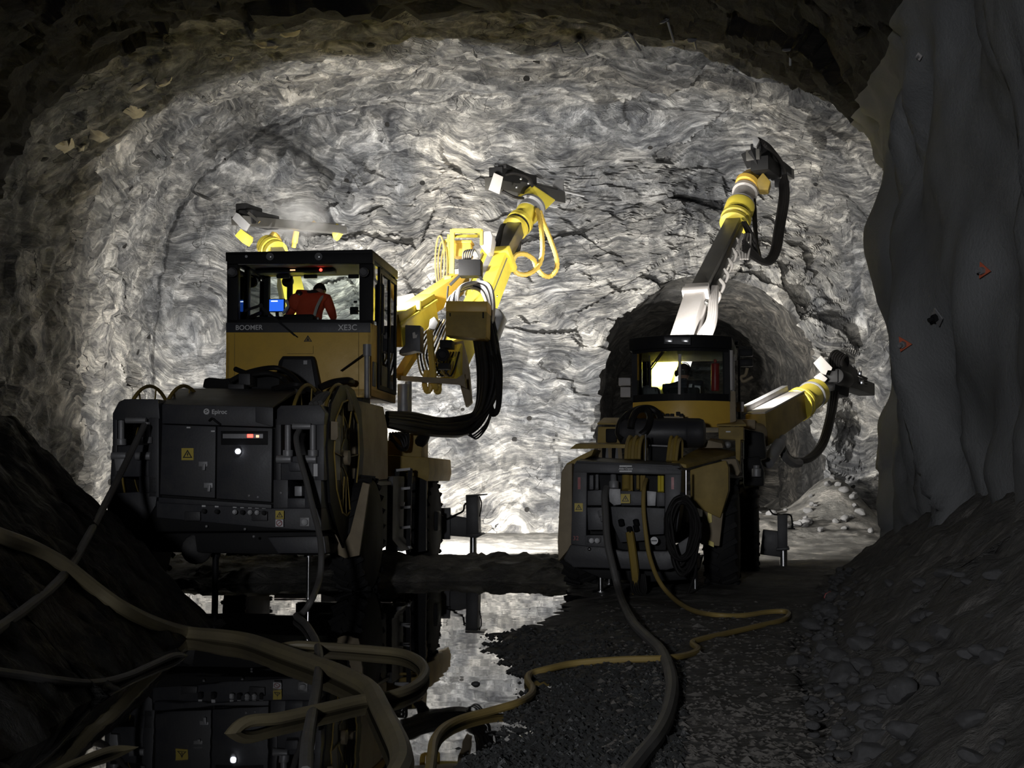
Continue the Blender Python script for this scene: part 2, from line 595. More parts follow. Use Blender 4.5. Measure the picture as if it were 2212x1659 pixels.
M['lens_on'] = glow('work_light_lens', (1.0, 0.97, 0.9), 8.0)
M['lens_off'] = paint('unlit_lens', (0.5, 0.5, 0.5), 0.2, metal=0.6, dirt=0, bump=0)
M['cream'] = paint('cream_sprayed_patch', (0.42, 0.38, 0.29), 0.85, dirt=0.5, dcol=(0.2, 0.17, 0.12))
M['stone'] = paint('rubble_stone', (0.085, 0.085, 0.087), 0.75, dirt=0.6, dcol=(0.05, 0.048, 0.045), scale=4, bump=0.5)
M['track_chip'] = paint('track_chip', (0.15, 0.14, 0.125), 0.8, dirt=0.6, dcol=(0.06, 0.055, 0.05), scale=6)
M['pebble'] = paint('wet_pebble', (0.04, 0.042, 0.042), 0.45, dirt=0.4, scale=8, bump=0.3)

# ------------------------------------------------------------------ tunnel shell
def interp(tab, y):
    ys = [t[0] for t in tab]
    return [float(np.interp(y, ys, [t[k] for t in tab])) for k in range(1, len(tab[0]))]


#        Y     left   right  spring  crown
PROFILE = [(-4.0, -3.9, 2.3, 2.6, 6.4),
           (6.0, -4.6, 2.9, 2.8, 6.6),
           (10.0, -5.6, 3.6, 2.9, 6.9),
           (14.0, -6.5, 4.32, 3.0, 7.3),
           (17.0, -7.0, 4.93, 3.2, 7.6),
           (17.7, -7.05, 5.6, 3.2, 7.65),
           (18.6, -7.1, 7.3, 3.3, 7.8),
           (20.0, -7.2, 8.2, 3.4, 8.1),
           (24.0, -7.4, 8.2, 3.5, 8.9),
           (26.6, -7.45, 7.9, 3.5, 9.3)]
PILOT = (1.75, 6.75, 2.9, 5.75)      # left, right, spring, crown of the small heading in the face
NS = 420
S = np.linspace(0, 1, NS)


def arch(L_, R_, zs, H, n=3.0):
    cx, hw = (L_ + R_) / 2, (R_ - L_) / 2
    out = np.zeros((NS, 2))
    for k, s in enumerate(S):
        if s < 0.17:
            out[k] = (L_, -0.5 + (zs + 0.5) * s / 0.17)
        elif s > 0.83:
            out[k] = (R_, -0.5 + (zs + 0.5) * (1 - s) / 0.17)
        else:
            a = math.pi * (1 - (s - 0.17) / 0.66)
            c, q = math.cos(a), math.sin(a)
            out[k] = (cx + hw * math.copysign(abs(c) ** (2 / n), c), zs + (H - zs) * abs(q) ** (2 / n))
    return out


def loft_stations():
    st = []                                             # (points NSx3, zone)
    for y in np.concatenate([np.arange(-4, 5, 0.5), np.arange(5, 17, 0.12), np.arange(17, 26.6, 0.06)]):
        p = arch(*interp(PROFILE, y))
        st.append((np.column_stack([p[:, 0], np.full(NS, y), p[:, 1]]), y))
    big = arch(*interp(PROFILE, 26.6))
    small = arch(*PILOT, n=2.2)
    for k, t in enumerate(np.linspace(0, 1, 170)[1:]):
        e = t
        bulge = 26.6 + 1.55 * (1 - (1 - min(t / 0.30, 1)) ** 2) - 0.25 * max(0, (t - 0.5)) / 0.5
        p = big * (1 - e) + small * e
        st.append((np.column_stack([p[:, 0], np.full(NS, bulge), p[:, 1]]), 30 + t))
    y0 = st[-1][0][0, 1]
    for y in np.arange(y0 + 0.12, 38.5, 0.16):
        o = small.copy()
        o[:, 0] += (y - y0) * 0.10
        st.append((np.column_stack([o[:, 0], np.full(NS, y), o[:, 1]]), 40 + y))
    c = st[-1][0].mean(axis=0)
    last = st[-1][0].copy(); c[2] = -0.5
    for t in np.linspace(0, 1, 12)[1:]:
        q = last * (1 - t) + c * t
        q[:, 1] = 38.5 + 0.5 * t
        st.append((q, 90 + t))
    return st


def nz(p, f, seed=0.0):
    return noise.noise(Vector((p[0] * f[0] + seed, p[1] * f[1] + seed * 1.7, p[2] * f[2] - seed)))


def facet(p, f, step, tilt):
    """Broken-rock relief: every cell is a tilted plane set a little in or out."""
    q = Vector((p.x * f, p.y * f, p.z * f * 1.45))
    q += noise.noise_vector(q * 0.8) * 0.35
    c = noise.voronoi(q)[1][0]
    r_ = noise.cell_vector(c * 37.7 + Vector((0.31, 0.17, 0.53)))
    return (r_.x - .5) * step + (q - c).dot(noise.cell_vector(c * 91.3 + Vector((.7, .2, .4))) - Vector((.5, .5, .5))) * tilt


STN = loft_stations()
PTS = np.array([s[0] for s in STN])
ZONE = [s[1] for s in STN]
du = np.gradient(PTS, axis=0)
dv = np.gradient(PTS, axis=1)
NRM = np.cross(du, dv)
NRM /= np.maximum(np.linalg.norm(NRM, axis=2, keepdims=True), 1e-6)
mid = PTS[20, NS // 2]
if NRM[20, NS // 2].dot(np.array([0, 0, -1])) < 0:
    NRM = -NRM                                           # towards the open space
DSP = np.zeros(PTS.shape[:2])
for i in range(PTS.shape[0]):
    z = ZONE[i]
    for j in range(NS):
        p = PTS[i, j]
        s = S[j]
        if z < 30:
            # sprayed lining on the outer right, rough rock elsewhere and beyond
            smooth_r = 1.0 if (s > 0.76 and p[1] < 17.6) else 0.0
            if s > 0.68 and s <= 0.76 and p[1] < 17.6:
                smooth_r = (s - 0.68) / 0.08
        else:
            smooth_r = 0.0
        v3 = Vector((p[0], p[1], p[2]))
        rough = noise.fractal(v3 * 0.5, 0.9, 2.1, 5) * 0.17
        rough += facet(v3, 0.62, 0.22, 0.30) + facet(v3 + Vector((7, 3, 1)), 1.7, 0.10, 0.16) + facet(v3 + Vector((1, 9, 4)), 4.2, 0.035, 0.07)
        if z >= 40:
            rough = noise.fractal(Vector((p[0] * 0.5, p[1] * 0.35, p[2] * 0.6)), 0.9, 2.0, 5) * 0.24
        q_ = (p[0] + nz(p, (.5, .5, .6), 8.0) * .5, p[1] + nz(p, (.5, .5, .6), 6.0) * .8, p[2])
        soft = (nz(q_, (0.60, 0.60, 0.30), 2.0) * 0.46 + abs(nz(q_, (1.15, 1.15, 0.36), 7.0)) * 0.52
                + nz(q_, (2.6, 2.6, 1.5), 4.0) * 0.10 + nz(p, (7, 7, 6), 1.0) * 0.012)
        soft += facet(v3, 1.1, .12, .2) * max(0, 1 - max(0, p[2] - .6) / 1.6)
        DSP[i, j] = rough * (1 - smooth_r) + (soft - 0.24) * smooth_r
PTS2 = PTS + NRM * DSP[:, :, None]


def shell(name, i0, i1, j0, j1, m):
    sub = PTS2[i0:i1 + 1, j0:j1 + 1]
    ni, nj = sub.shape[:2]
    me = bpy.data.meshes.new(name)
    idx = np.arange(ni * nj).reshape(ni, nj)
    q = np.stack([idx[:-1, :-1], idx[:-1, 1:], idx[1:, 1:], idx[1:, :-1]], axis=-1).reshape(-1, 4)
    me.from_pydata(sub.reshape(-1, 3).tolist(), [], q.tolist())
    for p in me.polygons:
        p.use_smooth = True
    me.update()
    if m is M['rock'] or m is M['old_rock']:
        me.set_sharp_from_angle(angle=R(26))
    o = link(name, me, m)
    return struct(o)


iA = next(k for k, z in enumerate(ZONE) if z >= 17.0)        # outer tunnel ends
iB = next(k for k, z in enumerate(ZONE) if 30 < z < 40)      # face starts
iC = next(k for k, z in enumerate(ZONE) if 40 < z)           # pilot heading starts
iD = len(ZONE) - 1
iR = next(k for k, z in enumerate(ZONE) if z >= 17.9)
jL, jR, jRo = int(NS * 0.30), int(NS * 0.70), int(NS * 0.72)
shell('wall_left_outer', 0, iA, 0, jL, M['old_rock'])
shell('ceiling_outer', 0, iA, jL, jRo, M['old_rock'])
shell('wall_right', 0, iR, jRo, NS - 1, M['shotcrete'])
shell('wall_left', iA, iB, 0, jL, M['rock'])
shell('ceiling', iA, iB, jL, jRo, M['rock'])
shell('wall_right_inner', iR, iB, jRo, NS - 1, M['rock'])
shell('wall_back', iB - 1, iC, 0, NS - 1, M['rock'])
shell('wall_pilot_heading', iC - 1, iD, 0, NS - 1, M['painted_shade_rock'])

# ------------------------------------------------------------------ floor and water
POOL_PX = [(1238, 1262), (1226, 1296), (1190, 1340), (1120, 1358), (1050, 1372), (1068, 1400), (1108, 1440), (1150, 1470),
           (1152, 1500), (1110, 1550), (1080, 1590), (1035, 1640), (990, 1690), (900, 1760), (0, 1760), (-120, 1700),
           (60, 1575), (210, 1500), (330, 1440), (400, 1380), (455, 1340), (420, 1318), (385, 1300), (352, 1262), (700, 1256), (1050, 1252)]
POOL = [G(*p) for p in POOL_PX]
PX_ = np.array([p.x for p in POOL]); PY_ = np.array([p.y for p in POOL])


def pool_sd(x, y):
    """Signed distance to the puddle's edge, positive on land."""
    n = len(PX_)
    d2 = np.full(x.shape, 1e9)
    inside = np.zeros(x.shape, bool)
    for i in range(n):
        ax, ay = PX_[i], PY_[i]; bx, by = PX_[(i + 1) % n], PY_[(i + 1) % n]
        ex, ey = bx - ax, by - ay
        t = np.clip(((x - ax) * ex + (y - ay) * ey) / (ex * ex + ey * ey), 0, 1)
        d2 = np.minimum(d2, (x - ax - t * ex) ** 2 + (y - ay - t * ey) ** 2)
        cond = (ay > y) != (by > y)
        xi = ax + (y - ay) * ex / np.where(ey == 0, 1e-9, ey)
        inside ^= cond & (x < xi)
    return np.where(inside, -1, 1) * np.sqrt(d2)


def sm(a, b, x):
    t = np.clip((x - a) / (b - a), 0, 1)
    return t * t * (3 - 2 * t)


def right_foot(y):
    return np.interp(y, [0, 5.9, 8, 10.1, 13, 17.3, 18.5, 21, 27], [0.9, 1.46, 1.85, 2.25, 3.05, 4.25, 6.0, 7.3, 7.4])


def left_foot(y):
    return np.interp(y, [0, 6, 8, 10, 12, 12.9, 14.2, 17, 27], [-1.9, -2.25, -2.5, -2.65, -2.72, -3.1, -4.4, -5.6, -6.9])


def height(x, y):
    x = np.asarray(x, float); y = np.asarray(y, float)
    sd = pool_sd(x, y)
    h = np.where(sd > 0, np.minimum(sd * 0.10, 0.075), np.maximum(sd * 0.25, -0.16))
    # ridge of mud pushed up behind the puddle, under the rig
    ridge = sm(16.3, 17.9, y) * (1 - sm(18.5, 21.0, y)) * (1 - sm(0.9, 2.2, x))
    h = h + ridge * 0.13
    h = h + np.clip(x - right_foot(y), 0, 3) * 0.75
    lm = np.clip(left_foot(y) - x, 0, 1.9)
    h = h + lm * np.where(y < 13.3, 0.95, 0.5)
    # muck heaped in front of the small heading and along the right-hand corner
    h = h + 1.05 * np.exp(-((x - 6.7) / 0.8) ** 2 - ((y - 27.2) / 1.6) ** 2)
    h = h + 0.45 * np.exp(-((x - 5.0) / 1.6) ** 2 - ((y - 26.5) / 2.2) ** 2)
    h = h + 0.35 * sm(28, 31, y) + 0.10 * sm(20, 25, y)
    return h


ys = [2.0]
while ys[-1] < 40:
    ys.append(ys[-1] + max(0.02, ys[-1] * 0.0042))
ys = np.array(ys)
us = np.linspace(0, 1, 330)
XX = np.zeros((len(ys), len(us))); YY = np.repeat(ys[:, None], len(us), axis=1)
for i, y in enumerate(ys):
    a, b = (-4.6, 3.8) if y < 8 else (np.interp(y, [8, 14, 20, 40], [-5.2, -6.4, -8.2, -9]), np.interp(y, [8, 14, 17, 19, 40], [4.2, 5.2, 6.0, 9.2, 12]))
    XX[i] = a + (b - a) * us
HH = height(XX, YY)
SDD = pool_sd(XX, YY)
for i in range(HH.shape[0]):
    for j in range(HH.shape[1]):
        x, y = XX[i, j], YY[i, j]
        amp = 1.0
        if x > right_foot(y) - 0.1 or x < left_foot(y) + 0.1:
            amp = 1.5
            q = Vector((x * 3.2, y * 2.6, .5)); q += noise.noise_vector(q * .7) * .3
            HH[i, j] += (0.45 - noise.voronoi(q)[0][0]) * .13 + (0.45 - noise.voronoi(q * 2.7)[0][0]) * .045
        elif y > 24:
            amp = 1.8
        HH[i, j] += amp * (noise.fractal(Vector((x * 1.3, y * 1.3, 0.3)), 0.8, 2.2, 5) * 0.028
                           + noise.noise(Vector((x * 9, y * 9, 2))) * 0.010)
        if 15.8 < y < 21 and x < 2.2:
            HH[i, j] += max(0, noise.fractal(Vector((x * 2.6, y * 2.2, 5)), 0.8, 2.2, 4)) * 0.11
        if abs(SDD[i, j]) < 0.35:
            HH[i, j] += noise.noise(Vector((x * 3.5, y * 3.5, 7))) * 0.035


def grid_obj(name, X, Y, Z, m):
    ni, nj = X.shape
    me = bpy.data.meshes.new(name)
    idx = np.arange(ni * nj).reshape(ni, nj)
    q = np.stack([idx[:-1, :-1], idx[:-1, 1:], idx[1:, 1:], idx[1:, :-1]], axis=-1).reshape(-1, 4)
    me.from_pydata(np.stack([X, Y, Z], -1).reshape(-1, 3).tolist(), [], q.tolist())
    for p in me.polygons:
        p.use_smooth = True
    return struct(link(name, me, m))


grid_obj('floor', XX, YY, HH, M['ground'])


def ground_z(x, y):
    i = int(np.clip(np.searchsorted(ys, y), 1, len(ys) - 1))
    a, b = XX[i, 0], XX[i, -1]
    j = int(np.clip(round((x - a) / (b - a) * (len(us) - 1)), 0, len(us) - 1))
    return float(HH[i, j])


wm = MB()
wm.add([(-5, 2, 0), (3.2, 2, 0), (3.2, 20.5, 0), (-6.2, 20.5, 0)], [(0, 1, 2, 3)])
wo = part('water', wm, M['water'], None)
tag(wo, 'still puddle mirroring the lit rock and the rig behind', 'puddle')
struct(wo)


def on_ground(px, py, r=0.0):
    """Nearest point of floor or water seen through this pixel, lifted by r."""
    d = ray(px, py)
    o = Vector((0, 0, CAM_H))
    t = 2.3
    while t < 34:
        p = o + d * (t / d.y)
        if p.z <= max(ground_z(p.x, p.y), 0.0) + r:
            return p
        t += 0.02
    return o + d * (20 / d.y)


# ------------------------------------------------------------------ rig with the square cab
F1 = Frame((-2.93, 14.0, 0.0), 6.0)
P = F1.P
rig = empty('drill_rig', F1.loc, -R(6.0))
tag(rig, 'larger square-cab jumbo drill rig standing in the puddle, charcoal rear and yellow cab', 'drilling rig')


def poly(fr, pts, y):
    return [fr.P(px, py, y) for px, py in pts]


def slab(mb, fr, pts, y0, y1):
    """Outline on the plane y0 of the machine, solid through to y1."""
    return mb.prism(poly(fr, pts, y0), (0, y1 - y0, 0))


def quad(x0, y0, x1, y1):
    return [(x0, y0), (x1, y0), (x1, y1), (x0, y1)]


# -- rear body
b = MB()
slab(b, F1, [(256, 868), (268, 862), (342, 862), (345, 905), (243, 908), (243, 893)], 0, 0.75)
slab(b, F1, quad(243, 905, 253, 1030), 0, 0.75)
slab(b, F1, quad(320, 900, 343, 1075), 0, 0.75)
slab(b, F1, [(242, 962), (345, 960), (345, 1030), (238, 1030)], 0.03, 0.7)
slab(b, F1, [(237, 1066), (340, 1060), (336, 1092), (300, 1150), (262, 1152), (232, 1128), (231, 1092)], 0, 0.75)
slab(b, F1, quad(238, 1028, 250, 1068), 0, 0.75)
slab(b, F1, quad(300, 1028, 340, 1068), 0, 0.75)
part('rear_left_column', b, M['charcoal'], rig, bevel=0.012)
b = MB()
slab(b, F1, [(606, 876), (690, 874), (702, 892), (700, 918), (597, 918), (598, 884)], 0, 0.75)
slab(b, F1, quad(596, 916, 607, 1038), 0, 0.75)
slab(b, F1, quad(680, 916, 700, 1038), 0, 0.75)
slab(b, F1, quad(603, 985, 684, 1037), 0.02, 0.7)
slab(b, F1, quad(590, 1036, 622, 1098), 0, 0.75)
slab(b, F1, quad(657, 1036, 694, 1098), 0, 0.75)
slab(b, F1, quad(620, 1076, 660, 1098), 0, 0.75)
part('rear_right_column', b, M['charcoal'], rig, bevel=0.012)
# guide rollers for the trailing cables
for (px, a0, a1) in ((262, 908, 962), (318, 912, 958), (622, 918, 986), (676, 918, 986)):
    w = MB(); w.cyl(P(px, a0, -0.03), P(px, a1, -0.03), 0.034)
    w.cyl(P(px, a1 - 14, -0.03), P(px, a1, -0.03), 0.055)
    part('guide_roller', w, M['grey_steel'], rig, bevel=0.005)
for (x0, x1, y) in ((272, 316, 908), (632, 672, 921)):
    w = MB(); w.cyl(P(x0, y, -0.04), P(x1, y, -0.04), 0.034)
    part('guide_roller', w, M['grey_steel'], rig, bevel=0.005)
for (x, y) in ((258, 985), (310, 985), (614, 992), (668, 992)):
    w = MB(); w.cyl(P(x - 16, y, -0.02), P(x + 16, y, -0.02), 0.045)
    part('roller_bracket', w, M['grey_steel'], rig, bevel=0.006)
w = MB(); slab(w, F1, [(246, 990), (270, 990), (266, 1018), (250, 1018)], -0.05, 0.05)
part('hose_connector', w, M['grey_steel'], rig, bevel=0.01)
w = MB(); slab(w, F1, [(622, 996), (652, 1000), (650, 1018), (624, 1018)], -0.03, 0.05); slab(w, F1, quad(662, 998, 676, 1030), -0.03, 0.05)
part('hose_connector', w, M['charcoal'], rig, bevel=0.01)
w = MB(); slab(w, F1, quad(636, 1050, 652, 1072), 0.1, 0.4)
part('junction_block', w, M['grey_steel'], rig, bevel=0.01)

# dark bay behind the cabinet and the column windows
b = MB(); slab(b, F1, [(338, 905), (600, 905), (598, 1100), (338, 1095)], 0.10, 1.5)
part('engine_bay', b, M['black'], rig)
# cabinet doors
b = MB(); slab(b, F1, [(350, 917), (466, 921), (464, 1076), (345, 1068)], 0.0, 0.09)
dl = part('cabinet_door', b, M['charcoal'], rig, bevel=0.010)
b = MB(); slab(b, F1, [(469, 921), (588, 925), (586, 1085), (467, 1077)], 0.0, 0.09)
dr = part('cabinet_door', b, M['charcoal'], rig, bevel=0.010)
for (x, y) in ((439, 1006), (450, 1052)):
    w = MB(); slab(w, F1, quad(x - 10, y - 9, x + 9, y + 2), -0.012, 0.01); w.beam(P(x + 2, y - 4, -0.03), P(x + 1, y + 10, -0.03), 0.025, 0.03)
    part('latch', w, M['grey_steel'], dl, bevel=0.004)
for (x, y) in ((407, 923), (460, 931)):
    w = MB(); slab(w, F1, quad(x - 4, y - 1, x + 4, y + 2), -0.014, 0.0)
    part('door_clip', w, M['white'], dl)
b = MB(); slab(b, F1, [(342, 1074), (586, 1090), (586, 1099), (342, 1086)], -0.02, 0.6)
part('cabinet_sill', b, M['charcoal'], rig, bevel=0.008)
# display strip
b = MB(); slab(b, F1, quad(477, 931, 578, 961), -0.012, 0.02)
dsp = part('display_recess', b, M['black'], rig, bevel=0.004)
b = MB(); slab(b, F1, quad(481, 937, 568, 947), -0.03, 0.0)
part('display_bar', b, M['grey_steel'], dsp, bevel=0.003)
b = MB(); slab(b, F1, quad(534, 938, 546, 945), -0.036, -0.02)
part('indicator', b, M['red_led'], dsp, label='glowing red indicator')
b = MB(); slab(b, F1, quad(553, 940, 559, 945), -0.036, -0.02)
part('indicator', b, M['amber_led'], dsp, label='glowing amber indicator')
b = MB(); b.ball(P(514, 975, -0.02), 0.030); part('marker_lamp', b, M['white_led'], rig, label='small lit white lamp')
b = MB(); b.cyl(P(514, 975, -0.015), P(514, 975, 0.02), 0.045); part('lamp_bezel', b, M['black'], rig)


def warning(parent, fr, cx, cy, s, y, tri=True):
    q = MB(); slab(q, fr, quad(cx - s, cy - s, cx + s, cy + s), y - 0.004, y + 0.004)
    st = part('warning_sticker', q, M['sticker'], parent, label='yellow warning sticker')
    if tri:
        t = MB()
        o = [(cx, cy - s * 0.75), (cx + s * 0.8, cy + s * 0.62), (cx - s * 0.8, cy + s * 0.62)]
        i = [(cx, cy - s * 0.42), (cx + s * 0.52, cy + s * 0.46), (cx - s * 0.52, cy + s * 0.46)]
        for k in range(3):
            n_ = (k + 1) % 3
            slab(t, fr, [o[k], o[n_], i[n_], i[k]], y - 0.007, y - 0.003)
        slab(t, fr, [(cx + s * .06, cy - s * .3), (cx + s * .12, cy), (cx + s * .02, cy + s * .4), (cx - s * .12, cy + s * .06)], y - 0.007, y - 0.003)
        part('warning_symbol', t, M['ink'], st)
    return st


warning(rig, F1, 405, 981, 13, -0.006)
warning(rig, F1, 604, 1112, 9, -0.03)
b = MB(); slab(b, F1, quad(595, 1122, 612, 1138), -0.036, -0.03); s_ = part('safety_sticker', b, M['white'], rig)
b = MB(); b.torus(P(603, 1130, -0.038), (0, 1, 0), 0.030, 0.004, 20, 5); b.beam(P(598, 1134, -0.038), P(608, 1126, -0.038), .006, .006); part('prohibition_ring', b, M['red'], s_)
b = MB(); slab(b, F1, quad(675, 1002, 686, 1029), -0.008, 0.0); part('reflector', b, M['white'], rig, label='white reflector plate')

# hood
b = MB()
ft = [(350, 878), (589, 880)]
b.hexa([P(350, 915, -0.03), P(589, 923, -0.03), P(589, 879, -0.03), P(350, 873, -0.03),
        P(350, 915, 0.25), P(589, 923, 0.25), P(589, 879, 0.25), P(350, 873, 0.25)])
b.hexa([P(352, 880, 0.0), P(588, 884, 0.0), P(588, 879, 0.0), P(352, 872, 0.0),
        P(380, 850, 1.6), P(640, 850, 1.6), P(640, 841, 1.6), P(380, 838, 1.6)])
part('hood', b, M['charcoal'], rig, bevel=0.012)
b = MB(); b.hexa([P(552, 912, -0.045), P(590, 922, -0.045), P(590, 880, -0.045), P(552, 878, -0.045),
                  P(552, 912, 0.1), P(590, 922, 0.1), P(590, 880, 0.1), P(552, 878, 0.1)])
part('hood_side_panel', b, M['charcoal'], rig, bevel=0.008)
b = MB(); b.tube([P(452, 909, -0.05), P(458, 904, -0.08), P(466, 910, -0.08), P(476, 917, -0.05)], 0.012); part('hood_handle', b, M['black'], rig)
# name on the hood: round badge and word
b = MB(); b.torus(P(446, 889, -0.034), (0, 1, 0), 0.026, 0.008, 24, 6); b.beam(P(441, 891, -0.036), P(450, 886, -0.036), .013, .008); b.beam(P(444, 893, -0.036), P(451, 890, -0.036), .010, .008)
part('badge', b, M['white'], rig)
lettering('Epiroc', 0.066, P(474, 890, -0.034), M['white'], rig, bold=0.0012)

# service panel below the doors with quick couplings
b = MB(); slab(b, F1, [(338, 1082), (588, 1098), (694, 1098), (694, 1147), (575, 1140), (338, 1118)], 0.02, 0.8)
sp_ = part('service_panel', b, M['charcoal'], rig, bevel=0.01)
for x in (507, 523, 540, 555, 570, 440, 468):
    yy = 1092 + (x - 440) * 0.03
    w = MB(); w.cyl(P(x, yy + 12, 0.02), P(x, yy + 12, -0.06), 0.026); w.cyl(P(x, yy + 12, -0.06), P(x, yy + 12, -0.075), 0.017)
    part('coupling', w, M['grey_steel'] if x in (507, 540, 555) else M['black'], sp_, bevel=0.003)
    w = MB(); slab(w, F1, quad(x - 4, yy - 4, x + 4, yy + 3), 0.008, 0.02)
    part('port_tag', w, M['white'], sp_)
for x in (420, 565):
    w = MB(); slab(w, F1, quad(x - 22, 1105, x + 12, 1125), -0.02, 0.05); part('valve_block', w, M['charcoal_dark'], sp_, bevel=0.008)
w = MB(); slab(w, F1, quad(648, 1118, 668, 1137), 0.0, 0.03); w.cyl(P(658, 1128, 0.0), P(658, 1128, -0.03), 0.035)
part('socket', w, M['grey_steel'], sp_, bevel=0.004)
for (x, y) in ((446, 1137), (529, 1143), (548, 1159), (607, 1065), (538, 1071), (557, 1074)):
    w = MB(); w.ball(P(x, y, 0.0), 0.016, 8, 6); part('bolt', w, M['grey_steel'], rig)
# under-body
b = MB()
b.hexa([P(262, 1150, 0.05), P(692, 1146, 0.05), P(694, 1100, 0.05), P(235, 1090, 0.05),
        P(330, 1176, 3.4), P(690, 1176, 3.4), P(700, 1090, 3.4), P(330, 1080, 3.4)])
slab(b, F1, [(275, 1150), (690, 1146), (705, 1178), (700, 1200), (310, 1192)], 0.35, 1.4)
part('chassis', b, M['black'], rig, bevel=0.02)
b = MB(); b.cyl(P(425, 1186, 0.35), P(425, 1186, 1.1), 0.17); part('sump_tank', b, M['rubber'], rig, bevel=0.02)
b = MB(); slab(b, F1, [(576, 1160), (700, 1158), (705, 1196), (600, 1196)], 0.2, 0.4); part('rear_bumper', b, M['charcoal'], rig, bevel=0.02)
for (x, col_) in ((466, 'black'), (667, 'steel')):
    w = MB(); w.cyl(P(x, 1150, 0.7), P(x, 1203, 0.7), 0.055); w.cyl(P(x, 1195, 0.7), G2(F1, x, 0.7, -0.12), 0.036 if x == 466 else 0.020)
    part('rear_jack', w, M[col_], rig)

# -- cable reels, one each side
X_R = P(694, 1000, 0.0).x
def reel(xc_in, xc_out, yc, zc, Rr):
    c_in, c_out = Vector((xc_in, yc, zc)), Vector((xc_out, yc, zc))
    ax = (c_out - c_in).normalized()
    w = MB(); w.lathe(c_in, ax, [(0, Rr * .62), ((c_out - c_in).length, Rr * .62)], 28)
    r_ = part('cable_reel', w, M['rubber'], rig)
    for c in (c_in, c_out):
        w = MB(); w.torus(c, ax, Rr, 0.022, 44, 6); w.torus(c, ax, Rr * .62, 0.016, 36, 6)
        part('reel_rim', w, M['ochre'], r_)
        w = MB()
        for k in range(10):
            a = 2 * math.pi * k / 10 + 0.15
            d = Vector((0, math.cos(a), math.sin(a)))
            w.beam(c + d * .1, c + d * Rr, 0.035, 0.012, 0.022, 0.012, up=ax)
        part('reel_spokes', w, M['ochre'], r_)
        w = MB(); w.cyl(c - ax * .03, c + ax * .04, 0.11, n=20); part('reel_hub', w, M['tan'], r_, bevel=0.006)
    return r_
ci = P(664, 1000, 0.95).x; co = P(736, 1000, 0.95).x
reel(ci, co - 0.03, 0.98, 1.57, 0.84)
ci = P(322, 1000, 0.95).x; co = P(396, 1000, 0.95).x
reel(co, ci, 0.98, 1.57, 0.84)
# black guard plate over the outer face of the right-hand reel, pointed below
xg = co_r = P(742, 1000, 0.95).x
b = MB()
cy_, cz_ = 0.98, 1.57
ring = [(0.0, -1.06), (0.34, -.86), (.74, -.5), (.90, .1), (.74, .58), (.36, .80), (.0, .84), (-.36, .8), (-.74, .58), (-.90, .1), (-.74, -.5), (-.34, -.86)]
inn = [(0.0, -.66), (.2, -.62), (.48, -.36), (.62, .05), (.55, .42), (.25, .62), (0, .66), (-.25, .62), (-.55, .42), (-.62, .05), (-.48, -.36), (-.2, -.62)]
for k in range(12):
    n_ = (k + 1) % 12
    b.prism([(xg, cy_ + ring[k][0], cz_ + ring[k][1]), (xg, cy_ + ring[n_][0], cz_ + ring[n_][1]),
             (xg, cy_ + inn[n_][0], cz_ + inn[n_][1]), (xg, cy_ + inn[k][0], cz_ + inn[k][1])], (0.03, 0, 0))
rg = part('reel_guard', b, M['black'], rig)
b = MB()
for k in range(12):
    n_ = (k + 1) % 12
    b.beam((xg + .035, cy_ + inn[k][0], cz_ + inn[k][1]), (xg + .035, cy_ + inn[n_][0], cz_ + inn[n_][1]), .016, .016)
for k in (1, 11, 0, 3, 9, 5, 7):
    b.beam((xg + .02, cy_ + inn[k][0] * .35, cz_ + inn[k][1] * .35), (xg + .03, cy_ + inn[k][0], cz_ + inn[k][1]), .016, .012)
part('guard_edging', b, M['ochre'], rg)
b = MB(); b.cyl((xg, cy_, cz_), (xg + .06, cy_, cz_), .085, n=20); part('reel_axle_cap', b, M['tan'], rg)
b = MB(); slab(b, F1, [(706, 909), (729, 911), (730, 944), (726, 951), (710, 950), (706, 944)], .22, .26); part('bracket_plate', b, M['tan'], rig, bevel=0.006)
# skirt and side panels on the right flank
PXr = lambda px, py: F1.PX(px, py, X_R + 0.02)
b = MB(); slab(b, F1, [(703, 1098), (722, 1150), (741, 1178), (756, 1150), (783, 1042), (798, 1046), (786, 1130), (776, 1200), (745, 1206), (704, 1186)], .92, .97)
part('side_skirt', b, M['tan'], rig, bevel=0.008)
b = MB(); b.prism([PXr(766, 862), PXr(829, 878), PXr(838, 925), PXr(839, 1036), PXr(770, 1042)], (-0.5, 0, 0))
part('side_panel', b, M['tan'], rig, bevel=0.03)
b = MB(); b.beam(PXr(774, 1046), PXr(853, 1043), .05, .05); part('step_rail', b, M['charcoal'], rig, bevel=0.006)
b = MB(); b.prism([PXr(768, 1040), PXr(838, 1036), PXr(836, 1180), PXr(824, 1188), PXr(815, 1110), PXr(800, 1100), PXr(775, 1180)], (-0.9, 0, 0))
part('wheel_arch', b, M['black'], rig, bevel=0.02)

